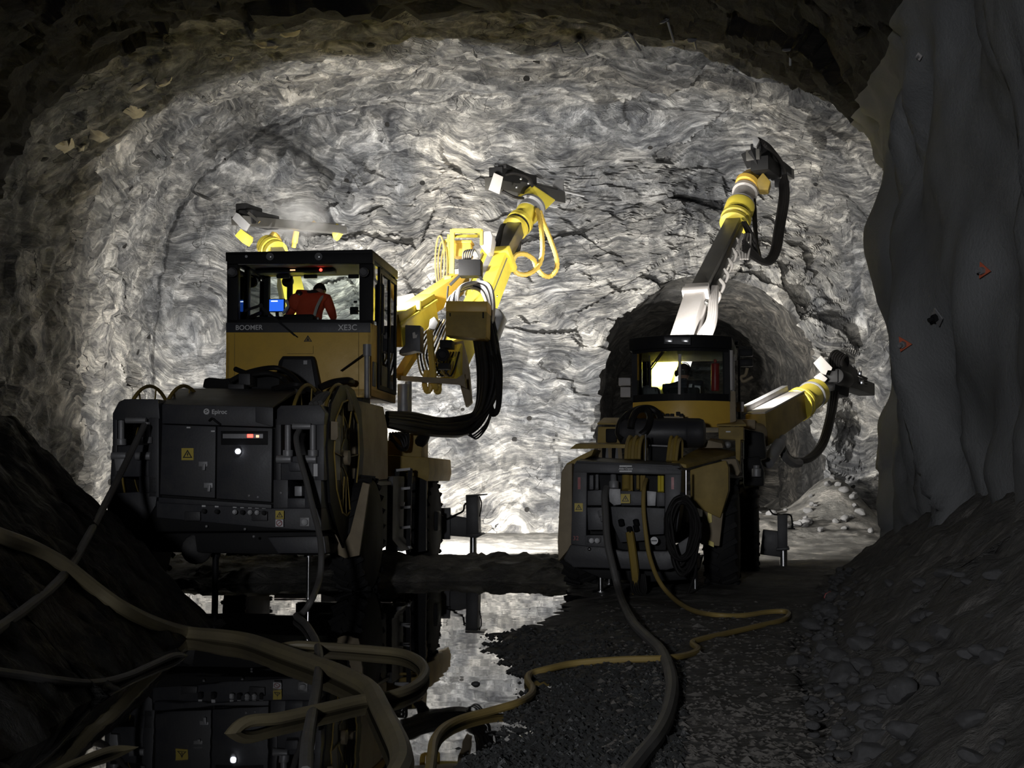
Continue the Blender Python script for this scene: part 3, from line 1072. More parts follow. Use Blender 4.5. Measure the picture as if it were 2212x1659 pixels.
# -- wheels
def wheel(root, c, r, w, side, treads=22, name='wheel', lean=0.0):
    """c = wheel centre, axis along the machine's x."""
    h = w / 2
    t = MB()
    t.lathe(Vector(c) - Vector((h, 0, 0)), (1, 0, 0),
            [(0, r * .58), (w * .02, r * .62), (w * .0, r * .80), (w * .07, r * .92), (w * .2, r * .975), (w * .5, r * .985),
             (w * .8, r * .975), (w * .93, r * .92), (w, r * .80), (w * .98, r * .62), (w, r * .58)], 40)
    o = part(name, t, M['tyre'], root)
    lug = MB()
    for k in range(treads):
        a = 2 * math.pi * k / treads
        for sd in (-1, 1):
            a2 = a + (0.5 * 2 * math.pi / treads if sd > 0 else 0)
            p0 = Vector((c[0] + sd * 0.02, c[1] + math.cos(a2 + .10) * r * .985, c[2] + math.sin(a2 + .10) * r * .985))
            p1 = Vector((c[0] + sd * h * .97, c[1] + math.cos(a2 - .05) * r * .955, c[2] + math.sin(a2 - .05) * r * .955))
            lug.beam(p0, p1, 0.055, 0.05, up=Vector((0, math.cos(a2), math.sin(a2))))
    part('tread', lug, M['tyre'], o)
    rim = MB()
    rim.lathe(Vector(c) + Vector((side * (h - .13), 0, 0)), (side, 0, 0), [(0, r * .2), (.02, r * .5), (.11, r * .56), (.12, r * .6), (.10, r * .6)], 32)
    rim.lathe(Vector(c) + Vector((side * (h - .13), 0, 0)), (side, 0, 0), [(0, r * .26), (.09, r * .24), (.10, r * .1)], 20)
    for k in range(10):
        a = 2 * math.pi * k / 10
        q = Vector(c) + Vector((side * (h - .10), math.cos(a) * r * .36, math.sin(a) * r * .36))
        rim.cyl(q, q + Vector((side * .04, 0, 0)), .02, n=6)
    part('rim', rim, M['ochre'], o)
    return o


for yl, r, px in ((1.78, .70, 774), (6.05, .70, 0)):
    xr = P(772, 1230, 1.78).x if px else P(914, 1150, 6.05).x
    xl = P(285, 1180, 1.5).x
    wheel(rig, (xr, yl, r - 0.03), r, .40, 1)
    wheel(rig, (xl, yl, r - 0.03), r, .40, -1)
# axle and mid chassis
b = MB(); b.beam((0, 1.5, .95), (0, 7.2, .95), 1.0, .55); b.beam((-1.0, 6.05, .7), (1.2, 6.05, .7), .3, .3); b.beam((-1, 1.78, .7), (1.0, 1.78, .7), .3, .3)
part('chassis_beam', b, M['black'], rig, bevel=0.03)
# ladder, front fender
b = MB()
for px in (858, 886):
    b.beam(P(px, 1012, 4.2), P(px - 4, 1192, 4.2), .045, .06)
part('ladder', b, M['black'], rig)
ld = rig.children[-1]
for y in (1014, 1055, 1096, 1139, 1183):
    b = MB(); b.beam(P(857, y + 2, 4.18), P(887, y - 1, 4.18), .08, .035); part('rung', b, M['grey_steel'], ld)
b = MB(); slab(b, F1, [(835, 1030), (850, 1028), (848, 1165), (870, 1192), (832, 1188)], 3.6, 4.4); part('battery_box', b, M['charcoal_dark'], rig, bevel=0.02)
b = MB(); slab(b, F1, [(838, 983), (926, 988), (928, 1022), (923, 1040), (905, 1032), (838, 1012)], 4.8, 6.9)
part('front_fender', b, M['ochre'], rig, bevel=0.02)
b = MB(); slab(b, F1, [(845, 1012), (920, 1030), (920, 1190), (890, 1195), (882, 1050), (848, 1050)], 5.0, 5.1); part('mud_flap', b, M['black'], rig)
# front jack on its swing-out beam
b = MB(); b.hexa([P(950, 1156, 7.0), P(1008, 1160, 7.0), P(1008, 1118, 7.0), P(950, 1108, 7.0),
                  P(950, 1156, 7.35), P(1008, 1160, 7.35), P(1008, 1118, 7.35), P(950, 1108, 7.35)])
fj = part('outrigger_beam', b, M['charcoal_dark'], rig, bevel=0.015)
b = MB(); b.beam(P(953, 1097, 7.0), P(953, 1165, 7.0), .10, .3); part('beam_bracket', b, M['charcoal_dark'], fj, bevel=0.01)
b = MB(); slab(b, F1, [(1006, 1072), (1031, 1072), (1034, 1158), (1008, 1158)], 6.95, 7.3)
slab(b, F1, [(1006, 1069), (1046, 1067), (1046, 1070), (1006, 1074)], 6.9, 7.35)
slab(b, F1, [(1006, 1154), (1038, 1152), (1041, 1156), (1030, 1162), (1006, 1160)], 6.9, 7.35)
part('jack_housing', b, M['charcoal_dark'], fj, bevel=0.008)
b = MB(); b.cyl(P(1022, 1158, 7.1), P(1022, 1212, 7.1), .062); part('jack_rod', b, M['steel'], fj)
b = MB(); b.lathe(P(1022, 1207, 7.1), (0, 0, -1), [(0, .07), (.03, .11), (.12, .19)], 20); part('jack_foot', b, M['charcoal_dark'], fj)
b = MB(); b.tube([P(965, 1122, 6.95), P(985, 1112, 6.9), P(1000, 1104, 6.9), P(1003, 1092, 6.9), P(1006, 1088, 6.95)], .016); part('jack_hose', b, M['rubber'], fj)
b = MB(); b.tube([P(1036, 1072, 7.0), P(1040, 1090, 7.0), P(1036, 1116, 7.0)], .010); part('jack_hose', b, M['rubber'], fj)
b = MB(); b.beam(P(600, 1156, 7.0), P(680, 1156, 7.0), .3, .3); b.beam(P(950, 1130, 7.15), P(700, 1130, 7.15), .3, .3); part('outrigger_crossmember', b, M['charcoal_dark'], rig)

# -- cab, raised on its mast
YC0, YC1 = 2.9, 4.55
cabp = MB(); slab(cabp, F1, [(488, 716), (800, 716), (798, 858), (600, 858), (488, 838)], YC0, YC0 + 0.10)
xl_, xr_ = P(489, 700, YC0).x, P(803, 700, YC0).x
zt, zr, zs_, zb = P(600, 545, YC0).z, P(600, 570, YC0).z, P(600, 698, YC0).z, P(600, 858, YC0).z
zbelt = P(600, 717, YC0).z
b = MB(); slab(b, F1, [(488, 716), (803, 716), (800, 860), (488, 842)], YC0, YC0 + .06)
b.box(((xr_ - .03), (YC0 + YC1) / 2, (zs_ + zb) / 2 - .0), (.06, YC1 - YC0, zs_ - zb - .02))
b.box(((xl_ + .03), (YC0 + YC1) / 2, (zbelt + zb) / 2), (.06, YC1 - YC0, zbelt - zb))
b.box(((xl_ + xr_) / 2, YC1 - .03, (zs_ + zb) / 2 - .1), (xr_ - xl_, .06, zs_ - zb - .25))
b.box(((xl_ + xr_) / 2, (YC0 + YC1) / 2, zb + .06), (xr_ - xl_, YC1 - YC0, .10))
cab = part('cab', b, M['yellow'], rig, bevel=0.012)
b = MB(); slab(b, F1, [(488, 697), (800, 697), (800, 718), (488, 718)], YC0 - .012, YC0 + .05); part('belt_band', b, M['charcoal'], cab, bevel=0.004)
# frame posts and roof
b = MB()
slab(b, F1, quad(490, 566, 513, 698), YC0, YC0 + .12)
slab(b, F1, quad(776, 566, 805, 698), YC0, YC0 + .12)
slab(b, F1, quad(490, 690, 805, 699), YC0, YC0 + .10)
for x, wd in ((xl_ + .05, .10), (xr_ - .05, .10)):
    for yy in (YC0 + .07, YC1 - .06):
        b.box((x, yy, (zs_ + zt) / 2), (wd, .12, zt - zs_))
b.box((xl_ + .04, YC0 + .75, (zs_ + zt) / 2), (.07, .09, zt - zs_))
b.box(((xl_ + xr_) / 2, YC1 - .05, zs_ + .02), (xr_ - xl_, .1, .08))
b.box((xl_ + .40, YC1 - .05, (zs_ + zt) / 2), (.07, .08, zt - zs_))
part('cab_frame', b, M['black'], cab, bevel=0.008)
b = MB()
slab(b, F1, [(490, 546), (805, 544), (805, 569), (490, 570)], YC0 - .06, YC0 + .03)
b.box(((xl_ + xr_) / 2, (YC0 + YC1) / 2, zt - .02), (xr_ - xl_ + .02, YC1 - YC0 + .12, .05))
b.box((xr_ - .02, (YC0 + YC1) / 2, zt - .06), (.06, YC1 - YC0 + .1, .11))
b.box((xl_ + .02, (YC0 + YC1) / 2, zt - .06), (.06, YC1 - YC0 + .1, .11))
part('roof', b, M['black'], cab, bevel=0.012)
b = MB(); b.box(((xl_ + xr_) / 2, (YC0 + YC1) / 2, zt - .055), (xr_ - xl_ - .12, YC1 - YC0 - .1, .02)); part('headliner', b, M['headliner'], cab)
for x in (583, 688):
    w = MB(); w.cyl(P(x, 554, YC0 - .05), P(x, 554, YC0 - .085), .05, n=20)
    lh = part('roof_lamp', w, M['charcoal'], cab)
    w = MB(); w.ball(P(x, 554, YC0 - .085), .034, 12, 8, (1, .4, 1)); part('lens', w, M['lens_off'], lh)
w = MB(); w.cyl(P(532, 554, YC0 - .05), P(532, 554, YC0 - .08), .018); part('roof_sensor', w, M['grey_steel'], cab)
for x in (502, 786):
    w = MB(); w.cyl(P(x, 588, YC0 - .10), P(x, 588, YC0 + .0), .065, n=20)
    w.torus(P(x, 588, YC0 - .10), (0, 1, 0), .055, .014, 20, 6)
    part('corner_lamp', w, M['charcoal_dark'], cab, bevel=0.008)
w = MB(); w.cyl(P(515, 570, YC0 - .03), P(795, 566, YC0 - .03), .014); part('grab_rail', w, M['grey_steel'], cab)
# glass
b = MB(); slab(b, F1, quad(512, 570, 777, 692), YC0 + .05, YC0 + .06); part('rear_window', b, M['glass'], cab)
b = MB(); b.box(((xl_ + xr_) / 2, YC1 - .03, (zs_ + zt) / 2), (xr_ - xl_ - .1, .012, zt - zs_ - .05)); part('front_window', b, M['glass'], cab)
b = MB(); b.box((xl_ + .03, (YC0 + YC1) / 2, (zs_ + zr) / 2), (.012, YC1 - YC0 - .1, zr - zs_)); part('side_window', b, M['glass'], cab)
# door on the right flank, glazed almost to the bottom
b = MB()
xd = xr_ + .01
zd = P(800, 835, YC0).z
for yy in (YC0 + .38, YC0 + .50, YC0 + 1.05, YC0 + 1.50):
    b.box((xd, yy, (zr + zd) / 2), (.05, .055, zr - zd))
b.box((xd, YC0 + .95, zr - .05), (.05, 1.15, .06)); b.box((xd, YC0 + .95, zd + .02), (.05, 1.15, .06))
dj = part('cab_door', b, M['black'], cab, bevel=0.006)
b = MB(); b.box((xd, YC0 + .2, (zs_ + zr) / 2), (.010, .36, zr - zs_ - .05)); part('side_window', b, M['glass'], cab)
b = MB(); b.box((xd, YC0 + .78, (zr + zd) / 2), (.010, .52, zr - zd - .1)); b.box((xd, YC0 + 1.28, (zr + zd) / 2), (.010, .42, zr - zd - .1)); part('door_glass', b, M['glass'], dj)
for y0, y1 in ((.05, .22), (.55, .95)):
    b = MB(); b.box((xd + .002, YC0 + (y0 + y1) / 2, zb + .30), (.02, y1 - y0, .32)); part('vent', b, M['charcoal_dark'], cab, bevel=0.004)
b = MB(); b.beam((xd + .05, YC0 + .42, zs_ + .55), (xd + .05, YC0 + .42, zs_ - .1), .03, .03); b.beam((xd + .05, YC0 + .42, zs_ + .55), (xd, YC0 + .42, zs_ + .55), .03, .03); b.beam((xd + .05, YC0 + .42, zs_ - .1), (xd, YC0 + .42, zs_ - .1), .03, .03)
part('door_handle', b, M['black'], dj)
# lettering on the band
lettering('BOOMER', 0.090, P(538, 708, YC0 - .016), M['white'], cab, bold=0.001)
lettering('XE3C', 0.105, P(751, 708, YC0 - .016), M['white'], cab, bold=0.0015)
t = MB()
o3 = [(665, 724), (674, 738), (656, 738)]; i3 = [(665, 728), (671, 736.5), (659, 736.5)]
for k in range(3):
    n_ = (k + 1) % 3
    slab(t, F1, [o3[k], o3[n_], i3[n_], i3[k]], YC0 - .008, YC0)
slab(t, F1, [(665, 729), (669, 736), (661, 736)], YC0 - .008, YC0)
part('warning_symbol', t, M['ink'], cab)
for sq in (quad(620, 763.5, 677, 764.7), quad(676, 747, 677.2, 764), quad(506, 720, 507.2, 842), quad(774, 700, 775.5, 856)):
    t = MB(); slab(t, F1, sq, YC0 - .004, YC0); part('panel_seam', t, M['ochre'], cab)
# wiper
t = MB(); t.beam(P(564, 662, YC0 - .05), P(636, 724, YC0 - .05), .022, .022); t.beam(P(566, 668, YC0 - .06), P(642, 728, YC0 - .06), .03, .014); t.cyl(P(563, 660, YC0 - .08), P(563, 660, YC0 + .02), .03)
t.beam(P(528, 672, YC0 - .02), P(562, 660, YC0 - .04), .03, .03)
part('wiper', t, M['black'], cab)
# arched cover and exhaust pole on the back of the cab
b = MB(); slab(b, F1, [(598, 800), (602, 780), (610, 769), (676, 769), (680, 778), (692, 835), (695, 862), (594, 862)], YC0 - .10, YC0 + .02); bc = part('rear_cover', b, M['black'], cab, bevel=0.015)
b = MB(); slab(b, F1, [(606, 800), (612, 776), (672, 776), (684, 850), (606, 850)], YC0 - .12, YC0 - .09); part('cover_panel', b, M['charcoal_dark'], bc, bevel=0.01)
b = MB(); b.box(P(660, 783, YC0 - .13), (.05, .02, .05)); part('cover_plate', b, M['grey_steel'], bc)
b = MB(); b.cyl(P(793, 860, YC0 - .12), P(793, 765, YC0 - .12), .038); b.cyl(P(793, 769, YC0 - .12), P(793, 744, YC0 - .12), .055); part('intake_pole', b, M['grey_steel'], cab)
b = MB(); b.cyl(P(736, 801, YC0 - .10), P(786, 765, YC0 - .12), .009); part('antenna', b, M['black'], cab)
# console, seat, screen, ceiling strip inside
b = MB(); b.box(P(600, 688, YC0 + 1.1) - Vector((0, 0, .10)), (.75, .5, .2)); b.beam(P(562, 676, YC0 + .9), P(530, 690, YC0 + .6), .06, .05); part('console', b, M['black'], cab, bevel=0.02)
b = MB(); sc_ = P(598, 660, YC0 + 1.25); b.box(sc_, (.24, .03, .19)); mon = part('monitor', b, M['black'], cab, bevel=0.006)
b = MB(); b.box(sc_ - Vector((0, .018, 0)), (.205, .006, .165)); part('screen', b, M['screen'], mon, label='lit blue screen')
b = MB(); b.box(sc_ - Vector((0.03, .022, -.06)), (.09, .004, .012)); part('screen_bar', b, M['white_led'], mon)
b = MB(); b.beam(sc_ - Vector((0, -.02, .08)), sc_ - Vector((0, -.05, .28)), .04, .04); part('monitor_stand', b, M['black'], mon)
b = MB(); b.box((P(640, 580, YC0 + .95).x, YC0 + .95, zt - .10), (1.1, .22, .06)); ch = part('ceiling_console', b, M['black'], cab, bevel=0.01)
b = MB(); b.box((P(632, 583, YC0 + .83).x, YC0 + .835, zt - .10), (.07, .01, .016)); part('indicator', b, M['amber_led'], ch, label='glowing amber strip')
b = MB(); b.ball((P(693, 583, YC0 + .83).x, YC0 + .83, zt - .105), .022, 10, 8); part('indicator', b, M['red_led'], ch, label='glowing red lamp')
for x0 in (671, 764, 612):
    b = MB(); b.box(P(x0, 597, YC0 + 1.0), (.19 if x0 < 700 else .15, .06, .055)); part('sun_visor', b, M['black'], cab, bevel=0.015)
b = MB(); b.box(P(765, 671, YC0 + .8), (.11, .05, .10)); b.beam(P(765, 671, YC0 + .8), P(775, 672, YC0 + .4), .02, .02); b.box(P(768, 652, YC0 + .8), (.05, .03, .03)); part('control_pad', b, M['black'], cab, bevel=0.01)
seat_c = P(672, 705, YC0 + .72)
b = MB(); b.box(seat_c, (.5, .5, .12)); b.box(seat_c + Vector((-.1, -.27, .06)), (.42, .09, .14)); b.cyl(seat_c - Vector((0, 0, .06)), Vector((seat_c.x, seat_c.y, zb + .1)), .08)
part('seat', b, M['black'], cab, bevel=0.03)
# mast and gear under the cab
b = MB(); b.box(P(640, 880, 3.6), (1.0, 1.0, .55)); b.box(P(720, 880, 3.3), (.9, .5, .4)); part('cab_mast', b, M['black'], rig, bevel=0.02)
# clutter on the deck behind the cab
b = MB(); slab(b, F1, [(436, 838), (440, 818), (450, 815), (480, 818), (520, 814), (560, 806), (580, 800), (604, 806), (604, 842)], 2.0, 2.6); part('deck_cover', b, M['black'], rig, bevel=0.03)
b = MB(); slab(b, F1, quad(515, 807, 540, 832), 1.7, 2.0); b.box(P(515, 838, 1.7), (.2, .2, .08)); part('valve_housing', b, M['charcoal_dark'], rig, bevel=0.01)
for k, pts in enumerate([[(508, 797, 1.9), (540, 808, 1.8), (580, 806, 1.8), (612, 818, 1.9), (628, 840, 1.7)],
                         [(496, 824, 1.8), (540, 803, 1.9), (600, 795, 2.1), (640, 820, 2.0), (655, 846, 1.8)],
                         [(690, 838, 2.2), (720, 826, 2.3), (752, 822, 2.4), (760, 826, 2.6)],
                         [(590, 842, 1.4), (640, 832, 1.6), (676, 842, 1.5), (690, 852, 1.2)]]):
    b = MB(); b.tube([P(*q) for q in pts], .032 if k < 2 else .045); part('deck_hose', b, M['rubber'], rig)
for k in range(3):
    b = MB(); b.tube([P(672 + k * 10, 874 - k * 2, .3), P(690 + k * 9, 856 - k * 2, .5), P(712 + k * 8, 850, .8), P(735 + k * 6, 860, 1.0)], .03); part('deck_hose', b, M['hose_grey'], rig)
for k in range(3):
    b = MB(); b.tube([P(716 + k * 9, 902 - k * 2, .75), P(722 + k * 8, 866 - k * 4, .8), P(730 + k * 7, 845 - k * 3, .9), P(744 + k * 6, 860, 1.0), P(750 + k * 5, 886, 1.1)], .020); part('deck_hose', b, M['hose_tan'], rig)

# -- booms and gear in front of the cab
# hinge block on the front of the carrier
b = MB(); b.box((-.1, 5.6, 1.45), (1.7, .9, .9)); b.box((.85, 5.3, 1.5), (.5, .6, 1.0)); part('boom_hinge_block', b, M['ochre'], rig, bevel=0.04)


def spans(parent, m, pts, name='hose', r=.022, label=None, **kw):
    t = MB(); t.tube(pts, r, **kw)
    return part(name, t, m, parent, label)


# boom reaching up to the right
A, B_, C_ = P(968, 800, 5.6), P(1078, 560, 7.6), P(1117, 488, 8.6)
A2 = P(1040, 652, 6.9)
b = MB(); b.beam(A2, B_, .42, .40, .40, .38); bm_ = part('boom', b, M['bright_yellow'], rig, label='yellow boom reaching up to the right', bevel=0.02)
b = MB(); b.beam(A, A2.lerp(B_, .25), .34, .42, .36, .40); part('boom_root', b, M['bright_yellow'], bm_, bevel=0.03)
b = MB(); b.beam(B_ - (B_ - A2).normalized() * .08, B_ + (B_ - A2).normalized() * .05, .50, .47); part('boom_collar', b, M['bright_yellow'], bm_, bevel=0.015)
b = MB(); b.beam(A2 + Vector((-.225, -.02, 0)), B_ + Vector((-.22, -.02, 0)), .02, .34); part('wear_plate', b, M['grey_steel'], bm_)
b = MB(); b.beam(A2 + Vector((0, -.205, .02)), B_ + Vector((0, -.20, .02)), .34, .02, up=(0, 1, 0)); part('wear_plate', b, M['grey_steel'], bm_)
b = MB(); b.beam(B_, C_, .27, .27); part('inner_boom', b, M['dark_steel'], bm_, label='grey inner boom tube', bevel=0.015)
b = MB(); b.cyl(P(1068, 555, 7.5), P(1090, 492, 8.5), .09); part('boom_cylinder', b, M['black'], bm_, bevel=0.01)
for k in range(4):
    q = P(1072 + k * 11, 640 - k * 26, 7.0 + k * .28); w = MB(); w.ball(q, .028, 8, 6); part('bolt', w, M['steel'], bm_)
ax = (P(1145, 455, 8.95) - C_).normalized()
b = MB(); b.lathe(C_ - ax * .12, ax, [(0, .17), (.02, .23), (.10, .23), (.12, .19), (.16, .19), (.18, .24), (.27, .24), (.29, .18), (.34, .18)], 28)
ro = part('rotary_unit', b, M['bright_yellow'], bm_)
b = MB(); b.torus(C_ + ax * .02, ax, .20, .03, 28, 6); part('seal_ring', b, M['black'], ro)
b = MB(); b.lathe(C_ + ax * .2, ax, [(0, .16), (.10, .20), (.22, .22), (.30, .22), (.32, .17)], 24); part('elbow', b, M['bright_yellow'], ro)
ax2 = (P(1163, 428, 9.2) - P(1138, 462, 8.8)).normalized()
b = MB(); b.lathe(P(1140, 458, 8.85), ax2, [(0, .20), (.12, .21), (.14, .26), (.20, .26), (.22, .2)], 24); part('elbow_flange', b, M['grey_steel'], ro)
fd0, fd1 = P(1064, 396, 8.2), P(1206, 428, 10.9)
b = MB(); cr0 = P(1130, 415, 9.1); cr1 = P(1192, 432, 9.6)
b.hexa([P(1118, 424, 9.0), P(1170, 462, 9.1), P(1200, 432, 9.3), P(1150, 398, 9.2),
        P(1118, 424, 9.5), P(1170, 462, 9.6), P(1200, 432, 9.8), P(1150, 398, 9.7)])
part('cradle', b, M['bright_yellow'], bm_, bevel=0.02)
b = MB(); b.beam(fd0, fd1, .30, .22); fe = part('feed_beam', b, M['dark_steel'], bm_, bevel=0.01)
b = MB(); b.beam(fd0 + Vector((.05, .02, .17)), fd0.lerp(fd1, .55) + Vector((0, 0, .17)), .26, .24); b.beam(fd0 + Vector((.16, .02, .30)), fd0.lerp(fd1, .4) + Vector((0, 0, .28)), .16, .08)
part('rock_drill', b, M['black'], fe, bevel=0.02)
b = MB(); b.cyl(fd0.lerp(fd1, .5) + Vector((0, 0, .17)), fd1 + (fd1 - fd0) * .45 + Vector((0, 0, .17)), .03); part('drill_rod', b, M['grey_steel'], fe)
b = MB(); b.hexa([P(1055, 410, 8.1), P(1079, 420, 8.1), P(1087, 382, 8.1), P(1067, 373, 8.1), P(1055, 410, 8.2), P(1079, 420, 8.2), P(1087, 382, 8.2), P(1067, 373, 8.2)])
part('end_plate', b, M['pale'], fe, label='pale end plate', bevel=0.006)
b = MB(); b.box(fd1 + Vector((0, 0, .15)), (.2, .2, .35)); part('drill_steel_support', b, M['grey_steel'], fe, bevel=0.01)
for (x, y) in ((1098, 377), (1125, 386), (1116, 404), (1142, 396)):
    w = MB(); w.ball(P(x, y, 8.5), .03, 8, 6); part('fitting', w, M['steel'], fe)
spans(fe, M['rubber'], [P(1085, 380, 8.3), P(1110, 374, 8.4), P(1140, 384, 8.6), P(1150, 402, 8.8)], r=.03)
spans(fe, M['rubber'], [P(1085, 412, 8.3), P(1110, 425, 8.4), P(1130, 428, 8.7)], r=.025)
# corrugated conduit looped below the head
spans(bm_, M['conduit'], [P(1160, 452, 8.7), P(1168, 485, 8.5), P(1172, 540, 8.3), P(1163, 575, 8.2), P(1140, 592, 8.0), P(1117, 590, 7.9), P(1107, 572, 7.8), P(1114, 552, 7.8), P(1133, 549, 7.9), P(1152, 560, 8.1), P(1158, 575, 8.3), P(1172, 593, 8.4), P(1188, 597, 8.5), P(1202, 582, 8.5), P(1202, 556, 8.5), P(1188, 515, 8.6), P(1174, 480, 8.7), P(1166, 456, 8.75)], 'spiral_conduit', .042, corr=.10, pitch=.06, label='yellow corrugated conduit in loops')
for k in range(5):
    spans(bm_, M['rubber'], [P(1120 - k * 3, 500, 8.5), P(1124 - k * 2, 530 + k * 3, 8.3), P(1118 - k * 3, 548, 8.1), P(1104 - k * 3, 560 + k * 4, 7.8)], r=.016)
# hose crown over the joint
for k in range(7):
    m_ = M['pale'] if k % 3 == 0 else (M['rubber'] if k % 3 == 1 else M['grey_steel'])
    spans(bm_, m_, [P(962 + k * 4, 668, 5.2 + k * .03), P(976 + k * 3, 640 - k * 3, 5.6), P(1012 + k * 3, 622 - k * 2, 5.9), P(1040 + k * 3, 630 - k * 2, 5.8), P(1054 + k * 2, 660, 5.5), P(1062, 700, 5.5)], r=.030)
# lower knuckle seen past the tool box
b = MB(); slab(b, F1, [(1052, 660), (1080, 668), (1088, 684), (1070, 732), (1052, 720)], 5.6, 6.1); part('boom_knuckle', b, M['grey_steel'], bm_, bevel=0.03)
b = MB(); slab(b, F1, [(975, 740), (1000, 735), (1012, 800), (1018, 870), (1006, 880), (985, 800)], 5.7, 5.9); part('support_bracket', b, M['tan'], rig, bevel=0.02)
b = MB(); slab(b, F1, [(858, 811), (985, 818), (1003, 806), (1006, 838), (988, 830), (858, 821)], 4.9, 5.05); part('cross_bar', b, M['tan'], rig, bevel=0.01)

# service platform boom: yellow beam, basket frame, tool box
b = MB(); b.beam(P(845, 716, 4.9), P(925, 664, 6.2), .32, .50, .30, .44); sb = part('platform_boom', b, M['bright_yellow'], rig, label='yellow service platform boom', bevel=0.03)
b = MB(); b.beam(P(905, 668, 6.1), P(1000, 604, 7.2), .26, .34); part('platform_arm', b, M['yellow'], sb, bevel=0.02)
b = MB(); b.beam(P(846, 700, 4.86), P(925, 650, 6.1), .34, .04); part('boom_rail', b, M['bright_yellow'], sb, bevel=0.008)
for (x, y) in ((874, 672), (904, 660)):
    w = MB(); w.cyl(P(x, y + 10, 5.4), P(x, y - 10, 5.4), .045); part('lug', w, M['bright_yellow'], sb, bevel=0.01)
b = MB(); slab(b, F1, [(855, 640), (893, 632), (900, 645), (893, 662), (855, 662)], 6.2, 6.6); part('counter_block', b, M['dark_steel'], sb, bevel=0.02)
b = MB()
for (x0, y0, x1, y1) in ((977, 496, 977, 592), (977, 499, 1040, 499), (1040, 499, 1040, 530), (961, 520, 979, 520), (961, 520, 961, 540), (969, 507, 969, 590), (961, 540, 979, 540)):
    b.beam(P(x0, y0, 7.0), P(x1, y1, 7.0), .065 if x0 in (977, 1040) and x1 in (977, 1040) else .04, .065 if x0 in (977,) else .04)
b.beam(P(977, 499, 7.0), P(980, 510, 8.0), .05, .05); b.beam(P(1040, 499, 7.0), P(1034, 510, 8.0), .05, .05); b.beam(P(980, 510, 8.0), P(1034, 510, 8.0), .05, .05)
bk = part('basket_frame', b, M['bright_yellow'], sb, label='bright yellow basket frame')
b = MB(); b.box(P(1000, 540, 7.4), (.30, .3, .26)); b.box(P(1000, 526, 7.4), (.34, .35, .05)); part('basket_box', b, M['yellow'], bk, bevel=0.02)
b = MB(); slab(b, F1, [(1038, 500), (1060, 498), (1064, 512), (1060, 545), (1052, 548), (1036, 530)], 7.0, 7.5); part('lamp_hood', b, M['pale'], bk, bevel=0.03)
b = MB(); b.beam(P(985, 590, 7.0), P(1035, 585, 7.0), .3, .08); part('basket_floor', b, M['grey_steel'], bk, bevel=0.01)
for k in range(3):
    b = MB(); c0 = P(950 + k * 5, 565 + k * 8, 6.9)
    b.tube([c0 + Vector((math.cos(a) * .075, .05 * k, math.sin(a) * (.42 - .02 * k))) for a in np.linspace(0, 2 * math.pi, 15)], .014)
    part('hanging_hose', b, M['hose_yellow'], bk)
b = MB(); b.box(P(968, 606, 6.8), (.12, .1, .15)); part('bucket', b, M['bright_yellow'], bk, bevel=0.02)
# black lamp box on its yoke
b = MB(); slab(b, F1, quad(990, 560, 1038, 595), 5.9, 6.2); lb = part('lamp_box', b, M['black'], sb, bevel=0.008)
for q0, q1_ in (((994, 594), (972, 616)), ((1034, 594), (1050, 618))):
    b = MB(); b.beam(P(*q0, 6.0), P(*q1_, 6.0), .03, .04); part('lamp_yoke', b, M['black'], lb)
spans(lb, M['rubber'], [P(968, 618, 6), P(966, 640, 6), P(966, 655, 6)], r=.014)
for k in range(5):
    spans(lb, M['grey_steel'], [P(1000 + k * 4, 561, 6.0), P(1002 + k * 5, 545 - k, 6.1), P(1014 + k * 3, 541, 6.3), P(1026 + k * 2, 556, 6.4)], r=.014)
# tool box with dark lid
b = MB(); slab(b, F1, [(963, 673), (1052, 673), (1051, 728), (1046, 732), (962, 724)], 4.9, 5.35); tb = part('tool_box', b, M['ochre'], sb, bevel=0.012)
b = MB(); slab(b, F1, [(963, 650), (1053, 651), (1052, 674), (963, 673)], 4.88, 5.37); part('box_lid', b, M['yellow'], tb, bevel=0.010)
b = MB(); slab(b, F1, quad(971, 676, 973, 683), 4.87, 4.9); part('lid_hinge', b, M['black'], tb)
b = MB(); slab(b, F1, quad(1042, 674, 1045, 687), 4.87, 4.9); part('lid_hinge', b, M['black'], tb)
# machinery under the platform boom
b = MB(); slab(b, F1, [(875, 702), (908, 703), (908, 760), (895, 758), (862, 766), (862, 757), (875, 745)], 4.8, 5.1); vb = part('control_box', b, M['charcoal'], sb, bevel=0.012)
b = MB(); slab(b, F1, [(891, 719), (896, 717), (898, 724), (902, 722), (900, 730), (892, 731)], 4.785, 4.8); part('control_label', b, M['pale'], vb)
b = MB(); b.cyl(P(956, 766, 5.4), P(956, 766, 5.0), .10, n=20); b.torus(P(956, 766, 5.0), (0, 1, 0), .07, .02, 20, 6); b.box(P(966, 745, 5.3), (.18, .3, .12)); b.box(P(960, 792, 5.3), (.16, .2, .09)); part('hydraulic_motor', b, M['black'], sb, bevel=0.01)
b = MB(); slab(b, F1, [(928, 690), (938, 683), (947, 697), (940, 712), (925, 710)], 5.3, 5.5); part('hose_clamp', b, M['grey_steel'], sb, bevel=0.02)
b = MB(); b.beam(P(862, 812, 5.2), P(900, 752, 5.6), .16, .10); part('stay', b, M['yellow'], sb, bevel=0.01)
for k, pts in enumerate([[(928, 715, 5.2), (930, 745, 5.15), (934, 790, 5.15), (938, 830, 5.2), (945, 840, 5.3)],
                         [(922, 800, 5.3), (917, 828, 5.3), (922, 845, 5.3), (930, 838, 5.3), (930, 800, 5.3)],
                         [(944, 820, 5.3), (942, 842, 5.3), (948, 845, 5.3), (948, 815, 5.3)]]):
    spans(sb, M['conduit'], [P(*q) for q in pts], 'spiral_conduit', .05 if k == 0 else .042, corr=.08, pitch=.05)
